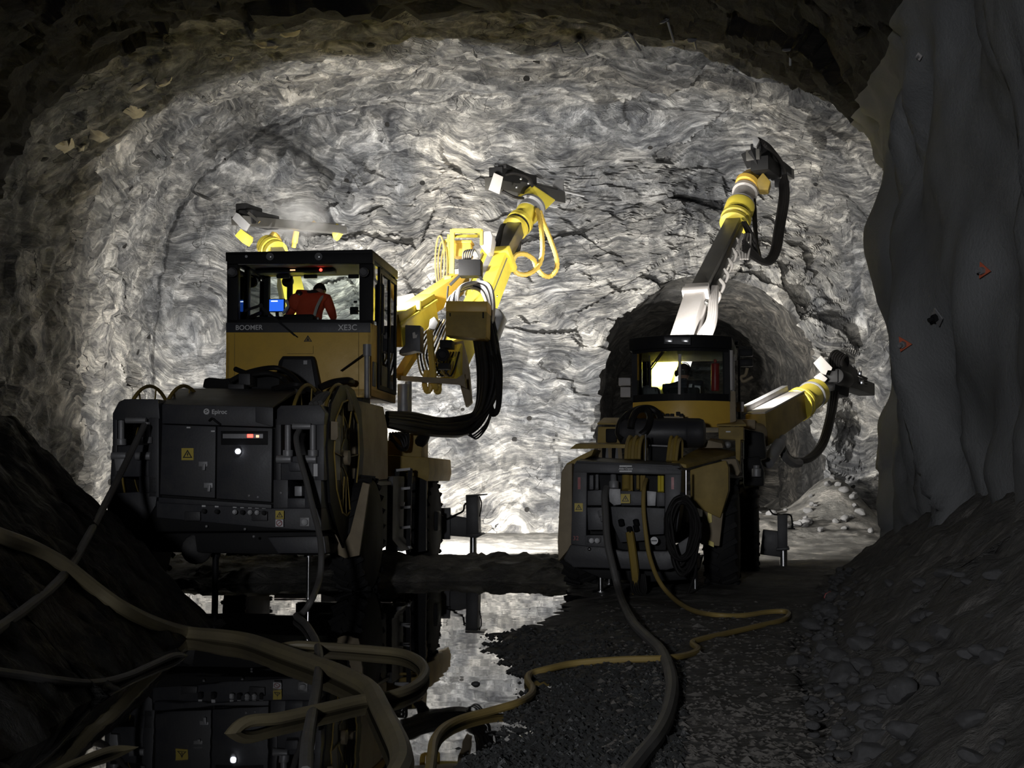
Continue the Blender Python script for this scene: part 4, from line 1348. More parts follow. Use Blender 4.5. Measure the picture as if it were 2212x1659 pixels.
for k in range(8):
    spans(sb, M['rubber'] if k % 2 else M['hose_yellow'], [P(940 + k * 5, 690, 5.4), P(906 + k * 6, 742 + k * 4, 5.4), P(904 + k * 7, 785, 5.35), P(918 + k * 8, 812, 5.4), P(950 + k * 6, 760, 5.5)], r=.014)
b = MB(); b.cyl(P(872, 830, 4.7), P(872, 905, 4.7), .09); b.cyl(P(882, 824, 4.75), P(882, 890, 4.75), .05); part('lift_cylinder', b, M['grey_steel'], rig, bevel=0.01)

# the thick black bundle sweeping from the body up to the booms
rnd = random.Random(5)
for k in range(18):
    ox, oy, od = rnd.uniform(-24, 24), rnd.uniform(-20, 20), rnd.uniform(-.18, .18)
    pts = [(836, 905 + oy * .7, 3.9 + od), (890, 912 + oy, 4.5 + od), (955, 922 + oy * .9, 5.0 + od),
           (1010 + ox * .5, 915 + oy, 5.3 + od), (1045 + ox * .7, 880 + ox * -.2, 5.45 + od), (1058 + ox, 815, 5.5 + od),
           (1052 + ox, 750, 5.5 + od), (1040 + ox, 690, 5.6 + od)]
    spans(rig, M['rubber'], [P(*q) for q in pts], 'hose', rnd.choice((.028, .034, .042)))
for k in range(4):
    spans(rig, M['rubber'], [P(1050 + k * 7, 745, 5.4), P(1068 + k * 5, 790, 5.3), P(1074 + k * 2, 860 + k * 6, 5.3), P(1070 - k * 2, 886 + k * 4, 5.3), P(1062 - k * 4, 870, 5.4), P(1060 - k * 3, 800, 5.5)], 'hose', .018)
for k in range(3):
    spans(rig, M['rubber'], [P(1062, 882 + k * 5, 5.4), P(1050, 915 + k * 5, 5.3), P(1020 + k * 4, 942 + k * 3, 5.25), P(1004 + k * 4, 930, 5.25)], 'hose', .014)
b = MB(); b.tube([P(918, 935, 4.9), P(912, 950, 5.0), P(898, 965, 5.2), P(878, 1008, 5.6)], .09, n=12); part('bundle_support', b, M['black'], rig)
for k in range(4):
    spans(rig, M['rubber'], [P(842, 935 + k * 4, 4.4), P(858 + k * 5, 965 + k * 2, 4.5), P(872 + k * 3, 972 - k * 3, 4.6), P(866 + k * 5, 950 - k * 5, 4.6), P(848 + k * 6, 935, 4.7)], 'hose', .02)

# boom standing up behind the cab, with its feed laid across to the right
D0, D1, D2 = P(660, 770, 5.6), P(622, 600, 8.0), P(596, 545, 9.0)
b = MB(); b.beam(D0, D1, .36, .36); b2 = part('boom', b, M['bright_yellow'], rig, label='yellow boom rising behind the cab', bevel=0.02)
b = MB(); b.beam(D1, D2, .24, .24); part('inner_boom', b, M['grey_steel'], b2, bevel=0.015)
axd = (P(548, 508, 9.6) - D2).normalized()
b = MB(); b.lathe(D2 - axd * .05, axd, [(0, .16), (.02, .22), (.12, .22), (.13, .14), (.17, .14), (.18, .23), (.27, .23), (.28, .15), (.33, .15), (.34, .21), (.44, .2), (.5, .14)], 26); r2 = part('rotary_unit', b, M['bright_yellow'], b2)
for h in (.15, .30):
    b = MB(); b.torus(D2 + axd * (h - .05), axd, .18, .025, 26, 6); part('seal_ring', b, M['black'], r2)
b = MB(); slab(b, F1, [(507, 509), (520, 494), (533, 504), (532, 514), (524, 525)], 9.2, 9.6); part('cradle', b, M['bright_yellow'], b2, bevel=0.01)
e0, e1 = P(512, 476, 9.0), P(738, 497, 12.4)
b = MB(); b.beam(e0, e1, .26, .16); fe2 = part('feed_beam', b, M['dark_steel'], b2, bevel=0.01)
b = MB(); b.beam(P(530, 468, 9.2), P(590, 482, 10.4), .28, .26); b.beam(P(520, 450, 9.3), P(556, 462, 10.0), .22, .2); part('rock_drill', b, M['black'], fe2, bevel=0.03)
b = MB(); b.cyl(P(590, 480, 10.4), P(742, 485, 12.8), .03); part('drill_rod', b, M['grey_steel'], fe2)
b = MB(); slab(b, F1, [(501, 472), (510, 459), (516, 462), (539, 484), (531, 498), (522, 494)], 8.8, 8.86); part('end_plate', b, M['grey_steel'], fe2, label='pale end plate', bevel=0.006)
b = MB(); b.beam(P(536, 459, 9.0), P(560, 480, 9.0), .03, .05); part('hose_guard', b, M['steel'], fe2)
b = MB(); slab(b, F1, [(714, 494), (720, 487), (728, 482), (736, 490), (734, 500), (726, 512), (720, 516)], 12.2, 12.5); part('drill_steel_support', b, M['bright_yellow'], fe2, bevel=0.02)
b = MB(); slab(b, F1, [(667, 484), (678, 475), (680, 484), (676, 495), (671, 493)], 11.4, 11.6); part('centralizer', b, M['yellow'], fe2, bevel=0.02)
b = MB(); b.cyl(P(640, 500, 11.0), P(636, 525, 11.0), .06); b.cyl(P(636, 522, 11.0), P(634, 535, 11.0), .045); part('swivel', b, M['yellow'], fe2, bevel=0.01)
spans(fe2, M['conduit'], [P(592, 560, 9.3), P(580, 530, 9.4), P(590, 505, 9.6), P(604, 520, 9.6), P(600, 552, 9.5)], 'spiral_conduit', .04, corr=.08)

# work lights on the front of the carrier, real lamps with lit lenses
LIGHTS = []
def work_light(root, fr, at, aim, energy, size=.07, angle=150, blend=.5):
    at = Vector(at)
    d = (fr.world(aim) - fr.world(at)).normalized()
    dl_ = fr.inv @ d
    w = MB(); w.lathe(at - dl_ * .10, dl_, [(0, .04), (.02, .075), (.09, .085), (.10, .085)], 18)
    h = part('work_light', w, M['black'], root)
    w = MB(); w.lathe(at - dl_ * .004, dl_, [(0, .074), (.006, .074)], 18); part('lens', w, M['lens_on'], h, label='lit lens')
    lo = lamp('work_light_beam', 'SPOT', fr.world(at) + d * .06, energy, (1.0, .965, .90), aim=fr.world(at) + d * 5, size=size, angle=angle, blend=blend)
    LIGHTS.append(lo)


for x in (P(540, 560, 2.9).x, P(760, 560, 2.9).x):
    work_light(rig, F1, (x, YC1 + .18, zt - .10), (x * 1.2, YC1 + 8, zt + 1.5), 850)
work_light(rig, F1, (-.75, 7.0, 1.45), (-2.0, 14, 2.2), 3300)
work_light(rig, F1, (.35, 7.35, 1.25), (1.4, 14, .6), 10500)
work_light(rig, F1, P(1102, 560, 7.9), (P(1102, 560, 7.9) + Vector((.4, 6, 2.0))), 600)

work_light(rig, F1, (xl_ - .05, YC1 - .35, zt - .12), (xl_ - 4, YC1 + 1.2, zt + .6), 60)

# ------------------------------------------------------------------ people
def skin_body(name, fr, joints, bones, root_i, mat_, parent, sub=2):
    me = bpy.data.meshes.new(name)
    me.from_pydata([Vector(j[0]) for j in joints], bones, [])
    o = link(name, me, mat_, parent)
    mo = o.modifiers.new('skin', 'SKIN')
    for i, j in enumerate(joints):
        v = me.skin_vertices[0].data[i]
        r = j[1]
        v.radius = r if isinstance(r, tuple) else (r, r)
        v.use_root = (i == root_i)
    mo.use_smooth_shade = True
    s_ = o.modifiers.new('subdivision', 'SUBSURF'); s_.levels = sub; s_.render_levels = sub
    return o


def hand(joints, bones, wrist_i, wrist, d, side, n_):
    """Palm and five curled fingers from the wrist; d = along the forearm, side = thumb side, n_ = palm normal."""
    d, side, n_ = Vector(d).normalized(), Vector(side).normalized(), Vector(n_).normalized()
    palm = Vector(wrist) + d * .055
    pi_ = len(joints); joints.append((palm, (.036, .020))); bones.append((wrist_i, pi_))
    for k, (o_, ln) in enumerate(((.030, .068), (.010, .078), (-.010, .073), (-.029, .058))):
        a = palm + d * .035 + side * o_
        i0 = len(joints)
        joints.append((a, .010)); bones.append((pi_, i0))
        joints.append((a + d * ln * .5 - n_ * .006, .0095)); bones.append((i0, i0 + 1))
        joints.append((a + d * ln * .88 - n_ * .028, .0085)); bones.append((i0 + 1, i0 + 2))
    i0 = len(joints)
    t0 = palm - d * .015 + side * .036
    joints.append((t0, .012)); bones.append((pi_, i0))
    joints.append((t0 + d * .032 + side * .018 - n_ * .012, .0105)); bones.append((i0, i0 + 1))
    joints.append((t0 + d * .058 + side * .016 - n_ * .026, .009)); bones.append((i0 + 1, i0 + 2))


def head_mesh(c, r, yaw, pitch, roll):
    """A head about its centre c, facing +y before turning: skull, brow, nose, mouth, chin, ears in one skin."""
    bm = bmesh.new()
    bmesh.ops.create_icosphere(bm, subdivisions=4, radius=1.0)
    for v in bm.verts:
        x, y, z = v.co
        s = Vector((x * .74, y * .92, z * 1.12))
        if z < 0:
            s.x *= 1 - .22 * (-z) ** 1.5; s.y *= 1 - .10 * (-z)
            if y < 0:
                s.y *= 1 - .25 * (-z)
        f = max(0, y)
        s.y += .17 * math.exp(-((x / .13) ** 2) - ((z + .10) / .22) ** 2) * f          # nose
        s.y -= .08 * math.exp(-(((abs(x) - .30) / .14) ** 2) - ((z - .10) / .10) ** 2) * f   # eye sockets
        s.y += .05 * math.exp(-((x / .5) ** 2) - ((z - .27) / .09) ** 2) * f           # brow
        s.y += .06 * math.exp(-((x / .22) ** 2) - ((z + .48) / .06) ** 2) * f          # lips
        s.y -= .05 * math.exp(-((x / .2) ** 2) - ((z + .54) / .03) ** 2) * f
        s.y += .09 * math.exp(-((x / .25) ** 2) - ((z + .85) / .16) ** 2) * f          # chin
        s.x += math.copysign(.16 * math.exp(-((y + .05) / .14) ** 2 - ((z + .02) / .22) ** 2), x) if abs(x) > .6 else 0   # ears
        v.co = s * r
    rot = Matrix.Rotation(yaw, 4, 'Z') @ Matrix.Rotation(pitch, 4, 'X') @ Matrix.Rotation(roll, 4, 'Y')
    bmesh.ops.transform(bm, matrix=Matrix.Translation(c) @ rot, verts=bm.verts)
    me = bpy.data.meshes.new('head'); bm.to_mesh(me); bm.free()
    for p in me.polygons:
        p.use_smooth = True
    return me, rot


def eyes(parent, c, r, rot):
    for sx in (-1, 1):
        w = MB(); w.ball(Vector(c) + (rot @ Vector((sx * .28 * r, .80 * r, .08 * r))), .12 * r, 12, 8); part('eye', w, M['white'], parent)
        w = MB(); w.ball(Vector(c) + (rot @ Vector((sx * .28 * r, .90 * r, .08 * r))), .05 * r, 8, 6); part('pupil', w, M['ink'], parent)


def helmet(parent, c, r, rot, m, muffs=False):
    bm = bmesh.new()
    bmesh.ops.create_uvsphere(bm, u_segments=28, v_segments=16, radius=1.0)
    bmesh.ops.delete(bm, geom=[v for v in bm.verts if v.co.z < .12], context='VERTS')
    for v in bm.verts:
        t = max(0, .35 - v.co.z)
        v.co = Vector((v.co.x * (.92 + t * .25), v.co.y * (1.08 + t * .5), v.co.z * 1.30 - .02)) * r
    g = bmesh.ops.extrude_face_region(bm, geom=bm.faces[:])
    bmesh.ops.scale(bm, vec=(.94, .94, .94), verts=[e for e in g['geom'] if isinstance(e, bmesh.types.BMVert)])
    bmesh.ops.recalc_face_normals(bm, faces=bm.faces)
    bmesh.ops.transform(bm, matrix=Matrix.Translation(c) @ rot, verts=bm.verts)
    me = bpy.data.meshes.new('helmet'); bm.to_mesh(me); bm.free()
    for p in me.polygons:
        p.use_smooth = True
    o = link('helmet', me, m, parent)
    if muffs:
        for sx in (-1, 1):
            w = MB(); a = rot.to_3x3() @ Vector((sx, 0, 0))
            q = Vector(c) + (rot @ Vector((sx * .80 * r, 0, -.05 * r)))
            w.lathe(q, a, [(0, .30 * r), (.10 * r, .42 * r), (.30 * r, .40 * r), (.38 * r, .25 * r)], 18); part('ear_muff', w, M['black'], parent)
        w = MB(); w.tube([Vector(c) + (rot @ Vector((math.cos(a) * .98 * r, 0, math.sin(a) * 1.38 * r))) for a in np.linspace(0, math.pi, 12)], .06 * r); part('ear_muff_band', w, M['black'], parent)
    return o


def operator(fr, name_label, hip, chest, neck, headc, hr, look, sh_w, elbowL, handL, elbowR, handR, kneeY, mats, parent_root, hel, stripes=True, muffs=False):
    """A seated figure in the frame of its rig."""
    root = empty('person', fr.world(Vector((hip.x, hip.y, hip.z))), -math.asin(fr.rot[0][1]) if False else math.atan2(fr.rot[1][0], fr.rot[0][0]))
    tag(root, name_label, 'person')
    o3 = Vector(hip)
    q = lambda v: Vector(v) - o3
    up = (Vector(neck) - Vector(chest)).normalized()
    lat = Vector((1, 0, 0)); lat = (lat - up * lat.dot(up)).normalized()
    shc = Vector(neck) - up * .06
    sL, sR = shc - lat * sh_w, shc + lat * sh_w
    # body: trousers, arms, hands in one surface
    J, Bn = [], []
    def j(p, r, par=None):
        J.append((q(p), r)); i = len(J) - 1
        if par is not None:
            Bn.append((par, i))
        return i
    ip = j(hip, (.17, .13)); 
    iw = j(Vector(hip).lerp(Vector(chest), .5), (.16, .115), ip)
    ic = j(chest, (.185, .13), iw); iu = j(shc, (.13, .09), ic); ink = j(neck, .058, iu)
    j(Vector(neck).lerp(Vector(headc), .5), .054, ink)
    for sd, s_, e_, h_ in ((-1, sL, elbowL, handL), (1, sR, elbowR, handR)):
        a = j(s_, .068, iu); e2 = j(Vector(s_).lerp(Vector(e_), .5), .056, a); e = j(e_, .048, e2)
        f_ = j(Vector(e_).lerp(Vector(h_), .5), .042, e); w_ = j(h_, .027, f_)
        hand(J, Bn, w_, q(h_), Vector(h_) - Vector(e_), Vector((-sd, .2, .1)), Vector((0, 0, 1)))
    for sd in (-1, 1):
        hp = j(Vector(hip) + Vector((sd * .10, .03, -.04)), .095, ip)
        th = j(Vector(hip) + Vector((sd * .15, kneeY * .55, -.02)), .082, hp)
        kn = j(Vector(hip) + Vector((sd * .17, kneeY, -.03)), .066, th)
        cf = j(Vector(hip) + Vector((sd * .17, kneeY + .03, -.22)), .058, kn)
        an = j(Vector(hip) + Vector((sd * .17, kneeY + .02, -.42)), .042, cf)
        j(Vector(hip) + Vector((sd * .17, kneeY + .17, -.46)), (.045, .035), an)
    body = skin_body('body', fr, J, Bn, 0, mats[1], root)
    # jacket over the torso and the sleeves
    J2, B2 = [], []
    J, Bn = J2, B2
    def jj(p, r, par=None):
        J2.append((q(p), r)); i = len(J2) - 1
        if par is not None:
            B2.append((par, i))
        return i
    a0 = jj(Vector(hip) + Vector((0, 0, .02)), (.195, .155)); a1 = jj(Vector(hip).lerp(Vector(chest), .5), (.19, .14), a0)
    a2 = jj(chest, (.215, .155), a1); a3 = jj(shc, (.155, .11), a2); jj(Vector(neck) - up * .01, .078, a3)
    for s_, e_, h_ in ((sL, elbowL, handL), (sR, elbowR, handR)):
        b0 = jj(s_, .088, a3); b1 = jj(Vector(s_).lerp(Vector(e_), .5), .076, b0); b2_ = jj(e_, .068, b1)
        b3 = jj(Vector(e_).lerp(Vector(h_), .5), .060, b2_); jj(Vector(e_).lerp(Vector(h_), .92), .048, b3)
    jk = skin_body('jacket', fr, J2, B2, 0, mats[0], root)
    hm, rot = head_mesh(q(headc), hr, *look)
    ho = link('head', hm, M['skin'], root)
    eyes(ho, q(headc), hr, rot)
    w = MB(); bmh = bmesh.new(); bmesh.ops.create_uvsphere(bmh, u_segments=20, v_segments=12, radius=1.0)
    bmesh.ops.delete(bmh, geom=[v for v in bmh.verts if v.co.z < -.35 or (v.co.y > .35 and v.co.z < .55)], context='VERTS')
    for v in bmh.verts:
        v.co = Vector((v.co.x * .79, v.co.y * .96 - .01, v.co.z * 1.15)) * hr
    bmesh.ops.transform(bmh, matrix=Matrix.Translation(q(headc)) @ rot, verts=bmh.verts)
    hme = bpy.data.meshes.new('hair'); bmh.to_mesh(hme); bmh.free()
    link('hair', hme, M['hair'], root)
    helmet(root, q(headc), hr, rot, hel, muffs)
    return root, q, lat, up


hip = P(668, 702, YC0 + .78); chest = P(668, 664, YC0 + .92); neck = P(680, 634, YC0 + 1.02); hd = P(690, 629, YC0 + 1.10)
man, q1, lat1, up1 = operator(F1, 'person in orange hi-vis jacket leaning over inside the square cab, seen from behind', hip, chest, neck, hd, .100, (.35, -.55, .15), .20,
                     P(632, 668, YC0 + 1.05), P(618, 690, YC0 + 1.28), P(716, 672, YC0 + 1.0), P(722, 692, YC0 + 1.22), .42,
                     (M['hivis'], M['navy']), rig, M['helmet'])
# reflective bands follow the back of the jacket
def band(pts, wd, yback):
    vs, fs = [], []
    cs = catmull([P(*p) for p in pts], 6)
    t = MB()
    t.tube([q1(c) for c in cs], lambda u: wd, n=6, sub=1)
    return t
part('reflective_band', band([(648, 684, YC0 + .735), (660, 687, YC0 + .715), (676, 689, YC0 + .715), (688, 689, YC0 + .74)], .024, 0), M['reflective'], man)
part('reflective_band', band([(678, 686, YC0 + .72), (684, 665, YC0 + .76), (692, 648, YC0 + .82), (699, 638, YC0 + .92)], .022, 0), M['reflective'], man)
part('reflective_band', band([(618, 648, YC0 + .92), (622, 662, YC0 + .92), (612, 676, YC0 + 1.0)], .022, 0), M['reflective'], man)
# the slung bag or hood bulging at his left shoulder blade
t = MB(); t.ball(q1(P(640, 652, YC0 + .86)), .105, 16, 10, (1.05, .7, 1.15)); part('hood', t, M['hivis'], man)
t = MB(); t.ball(q1(P(646, 636, YC0 + .86)), .055, 12, 8, (1.0, .8, 1.0)); part('collar', t, M['helmet'], man)

# ------------------------------------------------------------------ rig with the round cab
F2 = Frame((1.22, 14.3, 0.02), 12.0)
Q = F2.P
rg2 = empty('drill_rig', F2.loc, -R(12.0))
tag(rg2, 'smaller round-cab jumbo drill rig standing on dry ground beside the puddle', 'drilling rig')

# rear frame
b = MB()
slab(b, F2, [(1240, 1003), (1246, 996), (1452, 1004), (1472, 1016), (1472, 1026), (1238, 1021)], 0, .5)
slab(b, F2, [(1238, 1019), (1268, 1020), (1266, 1180), (1233, 1176)], 0, .5)
slab(b, F2, [(1436, 1024), (1472, 1024), (1470, 1090), (1462, 1150), (1436, 1150)], 0, .5)
b.hexa([Q(1240, 1003, 0), Q(1470, 1012, 0), Q(1468, 1006, 0), Q(1246, 995, 0),
        Q(1262, 1003, .7), Q(1476, 1006, .7), Q(1470, 998, .7), Q(1262, 986, .7)])
part('rear_frame', b, M['charcoal'], rg2, bevel=0.012)
b = MB(); slab(b, F2, [(1266, 1020), (1438, 1025), (1438, 1205), (1262, 1205)], .30, 1.2); part('rear_bay', b, M['black'], rg2)
# contents of the bay
for pts, m_, dy in (([(1270, 1026), (1282, 1026), (1282, 1058), (1270, 1058)], 'charcoal', .2),
                ([(1268, 1060), (1300, 1058), (1302, 1092), (1268, 1092)], 'charcoal', .08),
                ([(1312, 1055), (1340, 1056), (1342, 1090), (1326, 1092), (1314, 1082)], 'grey_steel', .05),
                ([(1340, 1060), (1395, 1062), (1395, 1092), (1342, 1092)], 'charcoal', .10),
                ([(1397, 1060), (1418, 1062), (1416, 1093), (1398, 1093)], 'grey_steel', .06),
                ([(1418, 1063), (1436, 1064), (1436, 1094), (1418, 1094)], 'charcoal', .07),
                ([(1268, 1096), (1306, 1096), (1306, 1145), (1270, 1145)], 'charcoal', .05),
                ([(1316, 1094), (1392, 1096), (1392, 1168), (1340, 1172), (1322, 1130)], 'charcoal', .10),
                ([(1394, 1096), (1436, 1098), (1434, 1154), (1398, 1156)], 'charcoal', .05)):
    b = MB(); slab(b, F2, pts, dy, dy + .25); part('bay_panel', b, M[m_], rg2, bevel=0.008)
for (x, y0, y1, m_) in ((1290, 1026, 1056, 'grey_steel'), (1353, 1024, 1060, 'ochre'), (1360, 1030, 1062, 'hose_yellow'), (1364, 1026, 1060, 'hose_yellow'),
                        (1378, 1026, 1056, 'hose_yellow'), (1386, 1028, 1060, 'hose_yellow'), (1391, 1028, 1060, 'hose_yellow'),
                        (1424, 1026, 1062, 'bright_yellow'), (1431, 1026, 1062, 'bright_yellow')):
    b = MB(); b.cyl(Q(x, y0, .26), Q(x, y1, .16), .05 if m_ == 'ochre' else .018); part('feed_pipe', b, M[m_], rg2)
b = MB(); b.cyl(Q(1325, 1026, .2), Q(1326, 1056, .1), .035); b.cyl(Q(1326, 1040, .12), Q(1326, 1056, .1), .055); part('plug', b, M['grey_steel'], rg2, bevel=0.01)
for (x, y) in ((1300, 1118), (1296, 1108), (1372, 1128), (1340, 1128), (1358, 1144), (1372, 1140)):
    b = MB(); b.beam(Q(x, y - 6, .02), Q(x + 3, y + 8, 0.0), .04, .05); part('latch', b, M['grey_steel'] if x < 1310 else M['black'], rg2, bevel=0.006)
b = MB(); slab(b, F2, [(1262, 1156), (1306, 1156), (1308, 1182), (1262, 1180)], .0, .3); slab(b, F2, quad(1268, 1160, 1298, 1172), -.02, .02); part('socket_panel', b, M['charcoal'], rg2, bevel=0.008)
for x in (1278, 1290):
    b = MB(); b.cyl(Q(x, 1168, -.02), Q(x, 1168, -.05), .03); part('socket', b, M['grey_steel'], rg2, bevel=0.004)
warning(rg2, F2, 1351, 1077, 10, .045, True)
warning(rg2, F2, 1250, 1096, 9, -.004)
for x in (1251, 1453):
    b = MB(); slab(b, F2, quad(x - 3, 1031, x + 3, 1057), -.006, .004); part('reflector', b, M['red'], rg2, label='red reflector strip')
lettering('32', .068, Q(1244, 1163, -.006), M['red'], rg2)
b = MB(); b.cyl(Q(1413, 1168, .03), Q(1413, 1168, .10), .043, n=20); rs = part('round_sticker', b, M['white'], rg2)
b = MB(); b.box(Q(1413, 1168, .026), (.06, .004, .012)); part('sticker_print', b, M['charcoal'], rs)
# three-bar badge
for y in (1007, 1018):
    b = MB(); slab(b, F2, quad(1338, y - 1.7, 1365, y + 1.7), -.008, .002); part('badge_bar', b, M['white'], rg2)
lettering('Atlas Copco', .030, Q(1351.5, 1012.5, -.006), M['white'], rg2, bold=.001, shear=.25)
# bumper and lower body
b = MB(); slab(b, F2, [(1232, 1176), (1300, 1180), (1345, 1190), (1440, 1190), (1500, 1150), (1500, 1215), (1440, 1232), (1240, 1226), (1216, 1208)], .06, .6)
part('rear_bumper', b, M['charcoal_dark'], rg2, bevel=0.02)
b = MB(); slab(b, F2, [(1244, 1226), (1440, 1228), (1500, 1215), (1490, 1252), (1400, 1258), (1300, 1250)], .5, 2.2); part('chassis', b, M['black'], rg2, bevel=0.02)
b = MB(); b.tube([Q(1360, 1150, .02), Q(1366, 1190, -.02), Q(1372, 1240, .0), Q(1374, 1282, .1)], .045); part('hanging_hose', b, M['ochre'], rg2)
for k in range(4):
    b = MB(); b.tube([Q(1362 + k * 6, 1236, .0), Q(1364 + k * 5, 1270, .0), Q(1372 + k * 5, 1284, .02), Q(1384 + k * 4, 1276, .05), Q(1384 + k * 3, 1240, .1)], .012); part('hanging_hose', b, M['rubber'], rg2)
b = MB(); b.ball(Q(1273, 1186, .04), .02, 10, 8); part('bolt', b, M['steel'], rg2)
for (x, yl) in ((1297, .55), (1316, 1.6), (1501, .75)):
    b = MB(); b.cyl(Q(x, 1205, yl), G2(F2, x, yl, .0), .028 if x != 1316 else .05); b.cyl(Q(x, 1195, yl), Q(x, 1226, yl), .06); b.cyl(G2(F2, x, yl, .04), G2(F2, x, yl, .0), .10); part('rear_jack', b, M['steel'], rg2)
# left flank
b = MB(); slab(b, F2, [(1212, 1020), (1222, 1003), (1236, 1000), (1236, 1178), (1206, 1214), (1204, 1170)], .12, .9); part('left_fender', b, M['tan'], rg2, bevel=0.02)
b = MB(); slab(b, F2, [(1213, 1022), (1224, 1001), (1250, 986), (1262, 980), (1284, 970), (1278, 984), (1246, 1000), (1240, 1020)], .3, .9); part('left_fender_top', b, M['ochre'], rg2, bevel=0.01)
b = MB(); b.hexa([Q(1230, 970, 1.0), Q(1385, 968, 1.0), Q(1385, 960, 1.0), Q(1244, 959, 1.0), Q(1250, 964, 1.7), Q(1390, 962, 1.7), Q(1390, 957, 1.7), Q(1256, 956, 1.7)]); part('deck_plate', b, M['ochre'], rg2, bevel=0.008)
for k in range(7):
    b = MB(); b.beam(Q(1298 + k * 7, 996, .8), Q(1296 + k * 7 + (k % 3) * 2, 970, .9), .05, .05); part('hydraulic_fitting', b, M[('tan', 'black', 'grey_steel')[k % 3]], rg2, bevel=0.008)
b = MB(); slab(b, F2, [(1292, 922), (1340, 922), (1340, 958), (1290, 958)], 1.9, 2.3); lbx = part('locker', b, M['ochre'], rg2, bevel=0.01)
b = MB(); b.hexa([Q(1290, 917, 1.85), Q(1345, 918, 1.85), Q(1345, 914, 1.85), Q(1290, 914, 1.85), Q(1304, 905, 2.4), Q(1352, 905, 2.4), Q(1352, 902, 2.4), Q(1304, 902, 2.4)]); part('locker_lid', b, M['ochre'], lbx, bevel=0.006)
b = MB(); slab(b, F2, quad(1308, 926, 1332, 956), 1.86, 2.0); part('air_filter', b, M['black'], lbx, bevel=0.02)
# black cylinder across the deck
b = MB()
c0, c1 = Q(1338, 936, 1.35), Q(1524, 935, 1.35)
b.lathe(c0, c1 - c0, [(0, .10), (.02, .155), (.07, .175), (.20, .178), (.21, .185), (.23, .178), ((c1 - c0).length - .23, .178), ((c1 - c0).length - .21, .185), ((c1 - c0).length - .2, .178), ((c1 - c0).length - .07, .175), ((c1 - c0).length - .02, .155), ((c1 - c0).length, .10)], 32)
tk = part('air_receiver', b, M['charcoal_dark'], rg2)
for pts in ([(1340, 925, 1.3), (1352, 900, 1.35), (1375, 885, 1.45), (1402, 882, 1.5), (1420, 892, 1.5), (1430, 910, 1.4)],
            [(1362, 925, 1.15), (1366, 905, 1.2), (1376, 888, 1.3), (1394, 884, 1.4), (1404, 898, 1.3), (1403, 915, 1.2), (1396, 930, 1.12), (1384, 940, 1.1)],
            [(1344, 950, 1.2), (1336, 935, 1.25), (1342, 910, 1.3), (1356, 895, 1.4)]):
    b = MB(); b.tube([Q(*p) for p in pts], .042, n=10); part('air_hose', b, M['rubber'], tk)
b = MB(); b.tube([Q(1388, 936, 1.1), Q(1378, 944, 1.05), Q(1366, 950, 1.0)], .022); part('air_hose', b, M['grey_steel'], tk)
for (x, y) in ((1430, 897), (1442, 898), (1452, 898), (1465, 894), (1472, 898)):
    b = MB(); b.box(Q(x, y, 1.5), (.05, .06, .05)); part('valve', b, M['black'], rg2, bevel=0.01)
b = MB(); b.beam(Q(1428, 901, 1.48), Q(1476, 902, 1.48), .03, .02); part('valve_rail', b, M['tan'], rg2)
# upright hose loops on the rear deck
for k in range(5):
    x = 1358 + k * 7
    b = MB(); b.tube([Q(x - 6, 992, .55), Q(x - 4, 962, .6), Q(x + 2, 944 + (k % 2) * 6, .7), Q(x + 8, 952, .8), Q(x + 6, 992, .9)], .022); part('deck_hose', b, M['ochre'] if k % 2 else M['hose_yellow'], rg2)
for k in range(4):
    x = 1446 + k * 6
    b = MB(); b.tube([Q(x - 4, 996, .55), Q(x, 962, .65), Q(x + 4, 944 + (k % 2) * 5, .75), Q(x + 9, 956, .85), Q(x + 8, 990, .95)], .020); part('deck_hose', b, M['hose_yellow'] if k % 2 else M['ochre'], rg2)
b = MB(); b.cyl(Q(1394, 996, .5), Q(1395, 938, .55), .012); part('whip_rod', b, M['steel'], rg2)
b = MB(); b.cyl(Q(1482, 1076, .05), Q(1482, 1016, .05), .013); part('whip_rod', b, M['steel'], rg2)
b = MB(); slab(b, F2, quad(1400, 963, 1444, 998), 1.1, 1.6); part('engine_cover', b, M['black'], rg2, bevel=0.02); b = MB(); b.cyl(Q(1400, 962, 1.05), Q(1446, 964, 1.05), .012); part('cover_rail', b, M['grey_steel'], rg2)
# right fender over the rear wheel
b = MB()
b.hexa([Q(1448, 1006, .45), Q(1484, 1012, .45), Q(1482, 1003, .45), Q(1450, 998, .45),
        Q(1545, 978, 2.3), Q(1592, 984, 2.3), Q(1590, 975, 2.3), Q(1520, 962, 2.3)])
part('right_fender_top', b, M['ochre'], rg2, bevel=0.012)
b = MB(); slab(b, F2, [(1490, 1015), (1520, 1006), (1568, 994), (1574, 1010), (1574, 1060), (1556, 1120), (1492, 1090)], .75, 1.1); part('right_fender', b, M['ochre'], rg2, bevel=0.02)
b = MB(); slab(b, F2, [(1518, 1100), (1562, 1108), (1554, 1180), (1514, 1176)], .8, 1.0); part('side_step', b, M['tan'], rg2, bevel=0.01)
for pts in ([(1529, 1105), (1537, 1104), (1538, 1128), (1532, 1130), (1528, 1124)], [(1529, 1166), (1542, 1172), (1542, 1182), (1530, 1177)]):
    b = MB(); slab(b, F2, pts, .77, .80); part('step_marker', b, M['bright_yellow'], rg2)
b = MB(); slab(b, F2, [(1556, 992), (1590, 990), (1600, 1020), (1594, 1030), (1576, 1020)], 1.6, 2.1); part('wheel_cover', b, M['tan'], rg2, bevel=0.03)
b = MB(); b.hexa([Q(1510, 968, 1.6), Q(1562, 968, 1.6), Q(1560, 958, 1.6), Q(1530, 951, 1.6), Q(1520, 960, 2.0), Q(1566, 960, 2.0), Q(1564, 952, 2.0), Q(1536, 946, 2.0)]); part('foot_plate', b, M['tan'], rg2, bevel=0.01)
